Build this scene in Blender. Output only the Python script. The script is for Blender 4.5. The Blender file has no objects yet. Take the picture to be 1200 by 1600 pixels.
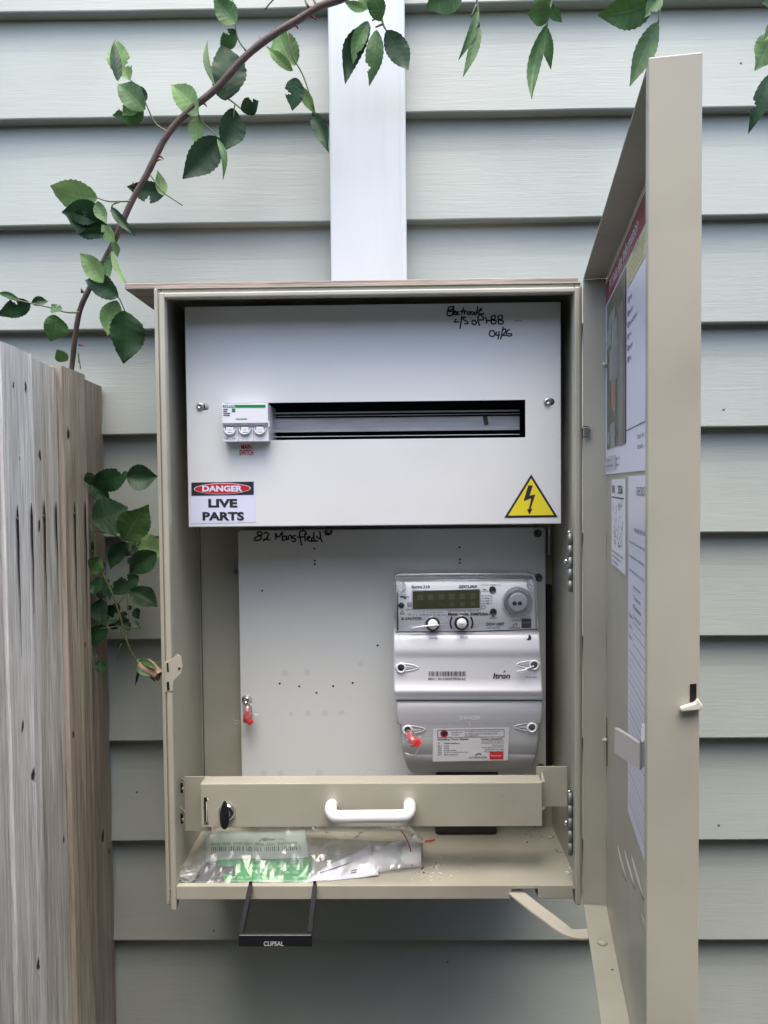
import bpy, bmesh, math, random
from mathutils import Matrix, Vector, noise
from math import sin, cos, pi, radians, atan
random.seed(7)
S = bpy.context.scene
COL = S.collection

# ------------------------------------------------------------------ camera
YAW, PIT, ROLL = atan(18/1200), atan(43/1200), -0.0100
CAMP = Vector((0, 0, 1.5))
RM = Matrix.Rotation(YAW, 3, 'Z') @ Matrix.Rotation(pi/2 - PIT, 3, 'X') @ Matrix.Rotation(ROLL, 3, 'Z')
cd = bpy.data.cameras.new('camera'); cam = bpy.data.objects.new('camera', cd); COL.objects.link(cam)
cam.matrix_world = Matrix.Translation(CAMP) @ RM.to_4x4()
cd.lens = 27.0; cd.sensor_width = 36.0; cd.clip_start = 0.02; cd.clip_end = 500
S.camera = cam
# ------------------------------------------------------------------ light
SUN_EL, SUN_AZ = radians(72), radians(180)
w = bpy.data.worlds.new('World'); S.world = w; w.use_nodes = True
nt = w.node_tree; bg = nt.nodes['Background']
sky = nt.nodes.new('ShaderNodeTexSky'); sky.sky_type = 'NISHITA'; sky.sun_disc = False
sky.sun_elevation = SUN_EL; sky.sun_rotation = SUN_AZ; sky.air_density = 1.0; sky.dust_density = 4.0; sky.ozone_density = 1.0
nt.links.new(sky.outputs[0], bg.inputs[0]); bg.inputs[1].default_value = 0.15
sd = bpy.data.lights.new('sun', 'SUN'); sd.energy = 0.6; sd.angle = radians(50); sd.color = (1, 0.96, 0.88)
so = bpy.data.objects.new('sun', sd); COL.objects.link(so)
so.rotation_euler = (radians(90) - SUN_EL, 0, radians(12)); so.location = (0, -3, 6)
S.view_settings.view_transform = 'Standard'; S.view_settings.look = 'None'
S.view_settings.gamma = 1.0; S.view_settings.use_curve_mapping = False
S.view_settings.exposure = 1.75

# ------------------------------------------------------------------ helpers
def P(px, py, Y):
    """world point on the plane y=Y (metres from the camera) seen at a photo pixel"""
    d = RM @ Vector(((px-600)/1200, -(py-800)/1200, -1)); return CAMP + d*(Y/d.y)

def srgb(r, g, b):
    f = lambda c: (c/255/12.92) if c/255 <= 0.04045 else ((c/255+0.055)/1.055)**2.4
    return (f(r), f(g), f(b), 1)

class MB:
    def __init__(s): s.v = []; s.f = []; s.m = []; s.s = []; s.mats = []; s.uv = {}
    def mi(s, mat):
        if mat not in s.mats: s.mats.append(mat)
        return s.mats.index(mat)
    def add(s, vs, fs, mat, smooth=False, M=None, uv=None):
        b = len(s.v); k = s.mi(mat)
        for i, p in enumerate(vs):
            p = Vector(p); s.v.append(M @ p if M else p)
            if uv: s.uv[b+i] = uv[i]
        for f in fs: s.f.append([b+i for i in f]); s.m.append(k); s.s.append(smooth)
    def bm(s, bm, mat, smooth=False, M=None):
        bm.verts.index_update()
        s.add([v.co.copy() for v in bm.verts], [[v.index for v in f.verts] for f in bm.faces], mat, smooth, M); bm.free()
    def box(s, x0, x1, y0, y1, z0, z1, mat, bev=0.0, M=None, seg=2):
        b = bmesh.new(); bmesh.ops.create_cube(b, size=1)
        for v in b.verts:
            v.co = Vector(((x0+x1)/2+v.co.x*(x1-x0), (y0+y1)/2+v.co.y*(y1-y0), (z0+z1)/2+v.co.z*(z1-z0)))
        if bev: bmesh.ops.bevel(b, geom=list(b.edges), offset=bev, segments=seg, affect='EDGES', profile=0.5)
        s.bm(b, mat, False, M)
    def prism(s, pts, n, mat, bev=0.0, smooth=False, seg=2):
        """pts = closed planar loop of 3-D points, extruded by vector n (thickness); bevel on all edges"""
        b = bmesh.new(); vs = [b.verts.new(p) for p in pts]; f = b.faces.new(vs)
        r = bmesh.ops.extrude_face_region(b, geom=[f])
        for e in r['geom']:
            if isinstance(e, bmesh.types.BMVert): e.co += Vector(n)
        bmesh.ops.recalc_face_normals(b, faces=list(b.faces))
        if bev:
            es = [e for e in b.edges if e.calc_face_angle(0) > 0.5]
            bmesh.ops.bevel(b, geom=es, offset=bev, segments=seg, affect='EDGES', profile=0.5)
        s.bm(b, mat, smooth)
    def tube(s, pts, rad, mat, seg=8, caps=True):
        pts = [Vector(p) for p in pts]; n = len(pts)
        if not isinstance(rad, (list, tuple)): rad = [rad]*n
        vs = []; fs = []; up = None
        for i, p in enumerate(pts):
            t = (pts[min(i+1, n-1)]-pts[max(i-1, 0)]).normalized()
            if up is None:
                up = t.orthogonal().normalized()
            up = (up - t*up.dot(t)).normalized(); sd_ = t.cross(up)
            for k in range(seg):
                a = 2*pi*k/seg; vs.append(p+(up*cos(a)+sd_*sin(a))*rad[i])
        for i in range(n-1):
            for k in range(seg):
                a, b = i*seg+k, i*seg+(k+1) % seg
                fs.append([a, b, b+seg, a+seg])
        if caps: fs.append(list(range(seg))[::-1]); fs.append([(n-1)*seg+k for k in range(seg)])
        s.add(vs, fs, mat, True)
    def lathe(s, c, ax, prof, mat, seg=20, smooth=True):
        """prof: list of (radius, distance along ax)"""
        ax = Vector(ax).normalized(); u = ax.orthogonal().normalized(); v = ax.cross(u); c = Vector(c)
        vs = []; fs = []
        for r, h in prof:
            for k in range(seg):
                a = 2*pi*k/seg; vs.append(c+ax*h+(u*cos(a)+v*sin(a))*r)
        for i in range(len(prof)-1):
            for k in range(seg):
                a, b = i*seg+k, i*seg+(k+1) % seg; fs.append([a, b, b+seg, a+seg])
        fs.append([k for k in range(seg)][::-1]); fs.append([(len(prof)-1)*seg+k for k in range(seg)])
        s.add(vs, fs, mat, smooth)
    def quad(s, a, b, c, d, mat): s.add([a, b, c, d], [[0, 1, 2, 3]], mat)
    def build(s, name, parent=None, label=None, keep_sharp=35):
        o0 = Vector((0, 0, 0)); p = parent
        while p: o0 += p.location; p = p.parent
        me = bpy.data.meshes.new(name)
        me.from_pydata([v-o0 for v in s.v], [], s.f)
        for m in s.mats: me.materials.append(m)
        me.polygons.foreach_set('material_index', s.m); me.polygons.foreach_set('use_smooth', s.s)
        if s.uv:
            uvl = me.uv_layers.new(name='UVMap')
            for l in me.loops: uvl.data[l.index].uv = s.uv.get(l.vertex_index, (0, 0))
        me.update()
        o = bpy.data.objects.new(name, me); COL.objects.link(o)
        if parent: o.parent = parent
        if label: o['label'] = label
        return o

def thing(name, loc, label, cat, group=None):
    o = bpy.data.objects.new(name, None); COL.objects.link(o); o.location = loc; o.empty_display_size = 0.02
    o['label'] = label; o['category'] = cat
    if group: o['group'] = group
    return o
def tag(o, label, cat, group=None, kind=None):
    if label: o['label'] = label
    if cat: o['category'] = cat
    if group: o['group'] = group
    if kind: o['kind'] = kind
    return o

_tc = {}
def text_mesh(st, bold=0.0, shear=0.0):
    k = (st, bold, shear)
    if k in _tc: return _tc[k]
    cu = bpy.data.curves.new('t', 'FONT'); cu.body = st; cu.size = 1; cu.offset = bold; cu.shear = shear; cu.fill_mode = 'FRONT'
    cu.resolution_u = 3
    o = bpy.data.objects.new('t', cu); COL.objects.link(o)
    dg = bpy.context.evaluated_depsgraph_get(); me = bpy.data.meshes.new_from_object(o.evaluated_get(dg))
    vs = [v.co.copy() for v in me.vertices]; fs = [list(p.vertices) for p in me.polygons]
    bpy.data.objects.remove(o); bpy.data.curves.remove(cu); bpy.data.meshes.remove(me)
    if vs:
        x0 = min(v.x for v in vs); x1 = max(v.x for v in vs); y0 = min(v.y for v in vs); y1 = max(v.y for v in vs)
        vs = [Vector(((v.x-x0)/(x1-x0), (v.y-y0)/(y1-y0), 0)) for v in vs]
        r = (vs, fs, (x1-x0)/(y1-y0))
    else: r = ([], [], 1)
    _tc[k] = r; return r
def text(mb, st, org, right, up, w_, h_, mat, bold=0.0, shear=0.0):
    """text filling the box w_ x h_ whose lower-left corner is org (w_ None: natural)"""
    vs, fs, asp = text_mesh(st, bold, shear)
    if w_ is None: w_ = asp*h_
    R_, U_ = Vector(right), Vector(up)
    mb.add([Vector(org)+R_*(v.x*w_)+U_*(v.y*h_) for v in vs], fs, mat)
XR, ZU = Vector((1, 0, 0)), Vector((0, 0, 1))
ROLLR = Vector((cos(0.003), 0, sin(0.003)))
def tpx(mb, st, x0, y0, x1, y1, Y, mat, bold=0.0, shear=0.0):
    """text in the pixel box x0,y0(top) .. x1,y1(bottom) on the plane Y"""
    a = P(x0, y1, Y); b = P(x1, y1, Y); c = P(x0, y0, Y)
    r = (b-a); text(mb, st, a, r.normalized(), ZU, r.length, (c-a).length, mat, bold, shear)
def rpx(mb, x0, y0, x1, y1, Y, mat):
    mb.quad(P(x0, y1, Y), P(x1, y1, Y), P(x1, y0, Y), P(x0, y0, Y), mat)
def stroke(mb, pts, wd, mat, fn):
    """pen stroke: ribbon through 2-D points mapped with fn"""
    pts = [Vector((p[0], p[1])) for p in pts]
    n = len(pts); L = []; Rr = []
    for i, p in enumerate(pts):
        t = (pts[min(i+1, n-1)]-pts[max(i-1, 0)]); t = t.normalized() if t.length > 1e-9 else Vector((1, 0))
        q = Vector((-t.y, t.x))*wd/2
        L.append(fn(*(p+q))); Rr.append(fn(*(p-q)))
    mb.add(L+Rr, [[i, n+i, n+i+1, i+1] for i in range(n-1)], mat)
def smoothpts(pts, k=4):
    out = []
    n = len(pts)
    for i in range(n-1):
        p0, p1, p2, p3 = (Vector(pts[max(i-1, 0)]), Vector(pts[i]), Vector(pts[i+1]), Vector(pts[min(i+2, n-1)]))
        for j in range(k):
            t = j/k
            out.append(0.5*((2*p1)+(p2-p0)*t+(2*p0-5*p1+4*p2-p3)*t*t+(3*p1-p0-3*p2+p3)*t**3))
    out.append(Vector(pts[-1])); return out

# ------------------------------------------------------------------ materials
def nodes(name):
    m = bpy.data.materials.new(name); m.use_nodes = True
    return m, m.node_tree, m.node_tree.nodes['Principled BSDF']
def mat(name, col, rough=0.5, metal=0.0, spec=0.5, var=0.0, vscale=20, bump=0.0, bscale=200, coat=0.0, dirt=0.0, stretch=(1, 1, 1)):
    m, t, b = nodes(name); L = t.links
    if len(col) == 3: col = (*col, 1)
    b.inputs['Base Color'].default_value = col; b.inputs['Roughness'].default_value = rough
    b.inputs['Metallic'].default_value = metal; b.inputs['Specular IOR Level'].default_value = spec
    b.inputs['Coat Weight'].default_value = coat
    if var or bump:
        tc = t.nodes.new('ShaderNodeTexCoord'); mp = t.nodes.new('ShaderNodeMapping'); mp.inputs['Scale'].default_value = stretch
        L.new(tc.outputs['Object'], mp.inputs[0])
    if var:
        n = t.nodes.new('ShaderNodeTexNoise'); n.inputs['Scale'].default_value = vscale; n.inputs['Detail'].default_value = 6
        L.new(mp.outputs[0], n.inputs['Vector'])
        r = t.nodes.new('ShaderNodeMapRange'); r.inputs[1].default_value = 0.3; r.inputs[2].default_value = 0.7
        r.inputs[3].default_value = 1-var; r.inputs[4].default_value = 1+var*0.5
        L.new(n.outputs[0], r.inputs[0])
        mx = t.nodes.new('ShaderNodeMix'); mx.data_type = 'RGBA'; mx.blend_type = 'MULTIPLY'; mx.inputs[0].default_value = 1
        mx.inputs[6].default_value = col; L.new(r.outputs[0], mx.inputs[7]); L.new(mx.outputs[2], b.inputs['Base Color'])
        r2 = t.nodes.new('ShaderNodeMapRange'); r2.inputs[3].default_value = max(rough-0.02, 0.02); r2.inputs[4].default_value = rough+0.03
        L.new(n.outputs[0], r2.inputs[0]); L.new(r2.outputs[0], b.inputs['Roughness'])
    if dirt:
        if not (var or bump):
            tc = t.nodes.new('ShaderNodeTexCoord'); mp = t.nodes.new('ShaderNodeMapping'); L.new(tc.outputs['Object'], mp.inputs[0])
        a_ = t.nodes.new('ShaderNodeTexNoise'); a_.inputs['Scale'].default_value = 130; a_.inputs['Detail'].default_value = 8; a_.inputs['Roughness'].default_value = 0.7; L.new(mp.outputs[0], a_.inputs['Vector'])
        c_ = t.nodes.new('ShaderNodeTexNoise'); c_.inputs['Scale'].default_value = 11; c_.inputs['Detail'].default_value = 6; L.new(mp.outputs[0], c_.inputs['Vector'])
        ra = t.nodes.new('ShaderNodeMapRange'); ra.inputs[1].default_value = .63; ra.inputs[2].default_value = .74; L.new(a_.outputs[0], ra.inputs[0])
        rc = t.nodes.new('ShaderNodeMapRange'); rc.inputs[1].default_value = .50; rc.inputs[2].default_value = .72; rc.inputs[4].default_value = dirt; L.new(c_.outputs[0], rc.inputs[0])
        mu = t.nodes.new('ShaderNodeMath'); mu.operation = 'MULTIPLY_ADD'; mu.inputs[1].default_value = .8; L.new(ra.outputs[0], mu.inputs[0])
        mm = t.nodes.new('ShaderNodeMath'); mm.operation = 'MULTIPLY'; mm.inputs[1].default_value = .22; L.new(rc.outputs[0], mm.inputs[0])
        m5 = t.nodes.new('ShaderNodeMath'); m5.operation = 'MULTIPLY'; L.new(mu.outputs[0], m5.inputs[0]); m5.inputs[1].default_value = 1
        mf = t.nodes.new('ShaderNodeMath'); mf.operation = 'MULTIPLY'; L.new(ra.outputs[0], mf.inputs[0]); L.new(rc.outputs[0], mf.inputs[1])
        mg = t.nodes.new('ShaderNodeMath'); mg.operation = 'ADD'; mg.use_clamp = True; L.new(mf.outputs[0], mg.inputs[0]); L.new(mm.outputs[0], mg.inputs[1])
        md = t.nodes.new('ShaderNodeMix'); md.data_type = 'RGBA'; md.inputs[7].default_value = (col[0]*.42, col[1]*.38, col[2]*.32, 1)
        if b.inputs['Base Color'].links: L.new(b.inputs['Base Color'].links[0].from_socket, md.inputs[6])
        else: md.inputs[6].default_value = col
        L.new(mg.outputs[0], md.inputs[0]); L.new(md.outputs[2], b.inputs['Base Color'])
    if bump:
        n2 = t.nodes.new('ShaderNodeTexNoise'); n2.inputs['Scale'].default_value = bscale; n2.inputs['Detail'].default_value = 4
        L.new(mp.outputs[0], n2.inputs['Vector'])
        bp = t.nodes.new('ShaderNodeBump'); bp.inputs['Strength'].default_value = bump; bp.inputs['Distance'].default_value = 0.001
        L.new(n2.outputs[0], bp.inputs['Height']); L.new(bp.outputs[0], b.inputs['Normal'])
    return m

M_steel = mat('beige_powder_coat', (0.405, 0.395, 0.318), 0.38, var=0.10, vscale=9, bump=0.05, bscale=1500, dirt=0.9)
M_white = mat('white_powder_coat', (0.70, 0.72, 0.715), 0.27, dirt=0.25, bump=0.06, bscale=700)
M_panel = mat('white_board', (0.64, 0.66, 0.64), 0.36, var=0.02, vscale=7, dirt=0.35, bump=0.05, bscale=500)
M_black = mat('black', (0.006, 0.006, 0.007), 0.5)
M_blackpl = mat('black_plastic', (0.012, 0.012, 0.015), 0.32, bump=0.1, bscale=800)
M_rubber = mat('dark_grille', (0.02, 0.02, 0.02), 0.6)
M_zinc = mat('zinc', (0.55, 0.56, 0.58), 0.32, metal=1.0, var=0.15, vscale=60)
M_zincd = mat('zinc_dark', (0.11, 0.13, 0.13), 0.5, metal=0.6, var=0.2, vscale=90)
M_rail = mat('galvanised_rail', (0.72, 0.72, 0.73), 0.42, metal=0.15, var=0.15, vscale=25, stretch=(1, 1, 12))
M_chrome = mat('chrome', (0.7, 0.7, 0.72), 0.15, metal=1.0)
M_wpl = mat('white_plastic', (0.74, 0.75, 0.78), 0.28, spec=0.5)
M_handle = mat('white_nylon', (0.82, 0.83, 0.86), 0.35)
M_meterw = mat('meter_plastic', (0.68, 0.70, 0.74), 0.27, var=0.02, vscale=8)
M_meterg = mat('meter_terminal_plastic', (0.42, 0.435, 0.46), 0.34, var=0.03, vscale=8, bump=0.05, bscale=600)
M_face = mat('meter_faceplate', (0.84, 0.85, 0.90), 0.4)
M_ink = mat('ink', (0.02, 0.02, 0.025), 0.5)
M_inkg = mat('grey_ink', (0.06, 0.06, 0.07), 0.5)
M_marker = mat('marker_pen', (0.01, 0.01, 0.012), 0.4)
M_green = mat('green_print', (0.012, 0.22, 0.06), 0.4)
M_redp = mat('red_print', (0.52, 0.02, 0.02), 0.4)
M_redtxt = mat('red_lettering', (0.48, 0.02, 0.03), 0.5)
M_maroon = mat('maroon_print', (0.26, 0.008, 0.03), 0.25)
M_yel = mat('yellow_vinyl', (0.80, 0.68, 0.03), 0.35)
M_vinyl = mat('white_vinyl', (0.68, 0.70, 0.86), 0.3)
M_paper = mat('paper', (0.72, 0.73, 0.82), 0.3, var=0.02, vscale=15)
M_paper2 = mat('plain_paper', (0.70, 0.71, 0.74), 0.6, var=0.03, vscale=30)
M_grime = mat('stain', (0.575, 0.585, 0.565), 0.5)
M_lcd = mat('lcd', (0.055, 0.062, 0.022), 0.12, spec=0.7, var=0.25, vscale=90)
M_lcd2 = mat('lcd_segment', (0.095, 0.105, 0.045), 0.2)
M_pipe = mat('white_painted_pipe', (0.60, 0.625, 0.62), 0.35, dirt=0.5, var=0.05, vscale=5, stretch=(4, 1, .4), bump=0.04, bscale=30)
M_red = mat('red_plastic', (0.75, 0.03, 0.035), 0.3)
M_wire = mat('seal_wire', (0.6, 0.6, 0.62), 0.3, metal=0.8)
M_cream = mat('yellow_note', (0.62, 0.56, 0.28), 0.35)

def clear_mat(name, tint=(1, 1, 1), rough=0.05, diff=0.04, gl=0.12, ior=1.45, bump=0.0, bscale=120):
    m = bpy.data.materials.new(name); m.use_nodes = True; t = m.node_tree; N = t.nodes; L = t.links
    N.remove(N['Principled BSDF']); out = N['Material Output']
    tr = N.new('ShaderNodeBsdfTransparent'); tr.inputs[0].default_value = (*tint, 1)
    g = N.new('ShaderNodeBsdfGlossy'); g.inputs['Roughness'].default_value = rough
    d = N.new('ShaderNodeBsdfDiffuse'); d.inputs[0].default_value = (0.8, 0.82, 0.85, 1)
    lw = N.new('ShaderNodeFresnel'); lw.inputs[0].default_value = ior
    ad = N.new('ShaderNodeMath'); ad.operation = 'MULTIPLY_ADD'; ad.inputs[1].default_value = 0.55; ad.inputs[2].default_value = gl
    ad.use_clamp = True
    L.new(lw.outputs[0], ad.inputs[0])
    m1 = N.new('ShaderNodeMixShader'); m1.inputs[0].default_value = diff; L.new(tr.outputs[0], m1.inputs[1]); L.new(d.outputs[0], m1.inputs[2])
    m2 = N.new('ShaderNodeMixShader'); L.new(ad.outputs[0], m2.inputs[0]); L.new(m1.outputs[0], m2.inputs[1]); L.new(g.outputs[0], m2.inputs[2])
    if bump:
        tc = N.new('ShaderNodeTexCoord'); n = N.new('ShaderNodeTexNoise'); n.inputs['Scale'].default_value = bscale; n.inputs['Detail'].default_value = 5
        L.new(tc.outputs['Object'], n.inputs['Vector'])
        bp = N.new('ShaderNodeBump'); bp.inputs['Strength'].default_value = bump; bp.inputs['Distance'].default_value = 0.004
        L.new(n.outputs[0], bp.inputs['Height']); L.new(bp.outputs[0], g.inputs['Normal']); L.new(bp.outputs[0], lw.inputs['Normal'])
    L.new(m2.outputs[0], out.inputs[0]); return m
M_clear = clear_mat('clear_polycarbonate', (0.97, 0.98, 0.985), 0.05, 0.015, 0.0)
M_rim = clear_mat('clear_edge', (0.88, 0.90, 0.92), 0.10, 0.16, 0.10)
M_bag = clear_mat('clear_bag_film', (0.95, 0.96, 0.96), 0.10, 0.11, 0.04, 1.42, bump=0.3, bscale=60)
M_capsule = clear_mat('clear_capsule', (0.95, 0.85, 0.85), 0.06, 0.08, 0.1)

# weatherboard paint: faint horizontal timber grain under the paint
def board_mat():
    m, t, b = nodes('painted_weatherboard'); L = t.links; N = t.nodes
    tc = N.new('ShaderNodeTexCoord')
    def nz(scale, st, det=5, dist=0.0):
        mp = N.new('ShaderNodeMapping'); mp.inputs['Scale'].default_value = st; L.new(tc.outputs['Object'], mp.inputs[0])
        n = N.new('ShaderNodeTexNoise'); n.inputs['Scale'].default_value = scale; n.inputs['Detail'].default_value = det
        n.inputs['Distortion'].default_value = dist; L.new(mp.outputs[0], n.inputs['Vector']); return n
    grain = nz(75, (0.22, 1, 4.5), 8, 0.9); blot = nz(5, (0.9, 1, 1.4)); med = nz(16, (0.5, 1, 1.6), 4, 0.6)
    fine = nz(260, (1, 1, 1), 3)
    r = N.new('ShaderNodeMapRange'); r.inputs[1].default_value = .3; r.inputs[2].default_value = .7; r.inputs[3].default_value = .89; r.inputs[4].default_value = 1.05
    L.new(blot.outputs[0], r.inputs[0])
    mx = N.new('ShaderNodeMix'); mx.data_type = 'RGBA'; mx.blend_type = 'MULTIPLY'; mx.inputs[0].default_value = 1
    mx.inputs[6].default_value = (0.322, 0.352, 0.315, 1); L.new(r.outputs[0], mx.inputs[7]); L.new(mx.outputs[2], b.inputs['Base Color'])
    b.inputs['Roughness'].default_value = 0.42
    a1 = N.new('ShaderNodeMath'); a1.operation = 'MULTIPLY_ADD'; a1.inputs[1].default_value = 0.9; L.new(grain.outputs[0], a1.inputs[0])
    a2 = N.new('ShaderNodeMath'); a2.operation = 'MULTIPLY_ADD'; a2.inputs[1].default_value = 0.8; L.new(med.outputs[0], a2.inputs[0])
    a0 = N.new('ShaderNodeMath'); a0.operation = 'MULTIPLY'; a0.inputs[1].default_value = 0.12; L.new(fine.outputs[0], a0.inputs[0])
    L.new(a0.outputs[0], a2.inputs[2]); L.new(a2.outputs[0], a1.inputs[2])
    bp = N.new('ShaderNodeBump'); bp.inputs['Strength'].default_value = 0.24; bp.inputs['Distance'].default_value = 0.0012
    L.new(a1.outputs[0], bp.inputs['Height']); L.new(bp.outputs[0], b.inputs['Normal'])
    return m
M_board = board_mat()

def wood_mat(name, c1, c2, c3, knots=(), rough=0.75, axis='Z', sc=1.0, seed=0.0):
    """weathered timber: grain runs along Z (or X); knots = (y, z, radius) in object space"""
    m, t, b = nodes(name); L = t.links; N = t.nodes
    tc = N.new('ShaderNodeTexCoord'); vec = tc.outputs['Object']
    km = None
    kw = N.new('ShaderNodeTexNoise'); kw.inputs['Scale'].default_value = 90; kw.inputs['Detail'].default_value = 3; L.new(vec, kw.inputs['Vector'])
    kv = N.new('ShaderNodeVectorMath'); kv.operation = 'MULTIPLY_ADD'; kv.inputs[1].default_value = (.010, .010, .014); L.new(kw.outputs['Color'], kv.inputs[0]); L.new(vec, kv.inputs[2])
    kc = N.new('ShaderNodeVectorMath'); kc.operation = 'SUBTRACT'; kc.inputs[1].default_value = (.005, .005, .007); L.new(kv.outputs[0], kc.inputs[0]); kvec = kc.outputs[0]
    for (ky, kz, kr) in knots:
        mp = N.new('ShaderNodeMapping'); mp.inputs['Location'].default_value = (0, -ky, -kz*0.5); mp.inputs['Scale'].default_value = (0, 1, 0.5)
        L.new(kvec, mp.inputs[0])
        ln = N.new('ShaderNodeVectorMath'); ln.operation = 'LENGTH'; L.new(mp.outputs[0], ln.inputs[0])
        r = N.new('ShaderNodeMapRange'); r.inputs[1].default_value = 0; r.inputs[2].default_value = kr*1.5; r.inputs[3].default_value = 1; r.inputs[4].default_value = 0
        r.interpolation_type = 'SMOOTHSTEP'; L.new(ln.outputs['Value'], r.inputs[0])
        if km is None: km = r.outputs[0]
        else:
            mxx = N.new('ShaderNodeMath'); mxx.operation = 'MAXIMUM'; L.new(km, mxx.inputs[0]); L.new(r.outputs[0], mxx.inputs[1]); km = mxx.outputs[0]
    st = (1, 1, 0.05) if axis == 'Z' else (0.05, 1, 1)
    mp = N.new('ShaderNodeMapping'); mp.inputs['Scale'].default_value = st; mp.inputs['Location'].default_value = (seed, seed*2, seed); L.new(vec, mp.inputs[0])
    src = mp.outputs[0]
    if km is not None:
        ad = N.new('ShaderNodeVectorMath'); ad.operation = 'MULTIPLY_ADD'; cb = N.new('ShaderNodeCombineXYZ'); L.new(km, cb.inputs[1])
        ad.inputs[1].default_value = (0, .012, 0); L.new(cb.outputs[0], ad.inputs[0]); L.new(mp.outputs[0], ad.inputs[2]); src = ad.outputs[0]
    def nz(scale, det, dist):
        n = N.new('ShaderNodeTexNoise'); n.inputs['Scale'].default_value = scale*sc; n.inputs['Detail'].default_value = det; n.inputs['Distortion'].default_value = dist
        L.new(src, n.inputs['Vector']); return n
    a = nz(42, 10, 1.6); bb = nz(330, 9, 0.4); c = nz(13, 5, 1.2)
    cr = N.new('ShaderNodeValToRGB'); e = cr.color_ramp.elements
    e[0].position = 0.32; e[0].color = (*c2, 1); e[1].position = 0.62; e[1].color = (*c1, 1); L.new(a.outputs[0], cr.inputs[0])
    mx = N.new('ShaderNodeMix'); mx.data_type = 'RGBA'; mx.inputs[7].default_value = (*c3, 1)
    r = N.new('ShaderNodeMapRange'); r.inputs[1].default_value = .48; r.inputs[2].default_value = .68; r.inputs[3].default_value = 0; r.inputs[4].default_value = .75
    L.new(c.outputs[0], r.inputs[0]); L.new(r.outputs[0], mx.inputs[0]); L.new(cr.outputs[0], mx.inputs[6])
    r2 = N.new('ShaderNodeMapRange'); r2.inputs[1].default_value = .3; r2.inputs[2].default_value = .65; r2.inputs[3].default_value = .76; r2.inputs[4].default_value = 1.1
    L.new(bb.outputs[0], r2.inputs[0])
    m2 = N.new('ShaderNodeMix'); m2.data_type = 'RGBA'; m2.blend_type = 'MULTIPLY'; m2.inputs[0].default_value = 1
    L.new(mx.outputs[2], m2.inputs[6]); L.new(r2.outputs[0], m2.inputs[7]); outc = m2.outputs[2]
    # broad weather stains
    ns = N.new('ShaderNodeTexNoise'); ns.inputs['Scale'].default_value = 4; ns.inputs['Detail'].default_value = 5
    mps = N.new('ShaderNodeMapping'); mps.inputs['Scale'].default_value = (1, 3, .7); L.new(vec, mps.inputs[0]); L.new(mps.outputs[0], ns.inputs['Vector'])
    rs = N.new('ShaderNodeMapRange'); rs.inputs[1].default_value = .3; rs.inputs[2].default_value = .7; rs.inputs[3].default_value = .84; rs.inputs[4].default_value = 1.14
    L.new(ns.outputs[0], rs.inputs[0]); m4 = N.new('ShaderNodeMix'); m4.data_type = 'RGBA'; m4.blend_type = 'MULTIPLY'; m4.inputs[0].default_value = 1
    L.new(outc, m4.inputs[6]); L.new(rs.outputs[0], m4.inputs[7]); outc = m4.outputs[2]
    if km is not None:
        rk = N.new('ShaderNodeMapRange'); rk.inputs[1].default_value = .35; rk.inputs[2].default_value = .72; L.new(km, rk.inputs[0])
        m3 = N.new('ShaderNodeMix'); m3.data_type = 'RGBA'; m3.inputs[7].default_value = (0.045, 0.032, 0.028, 1)
        L.new(rk.outputs[0], m3.inputs[0]); L.new(outc, m3.inputs[6]); outc = m3.outputs[2]
    L.new(outc, b.inputs['Base Color']); b.inputs['Roughness'].default_value = rough; b.inputs['Specular IOR Level'].default_value = 0.25
    bp = N.new('ShaderNodeBump'); bp.inputs['Strength'].default_value = 0.9; bp.inputs['Distance'].default_value = 0.002
    L.new(bb.outputs[0], bp.inputs['Height']); L.new(bp.outputs[0], b.inputs['Normal'])
    return m

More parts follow.
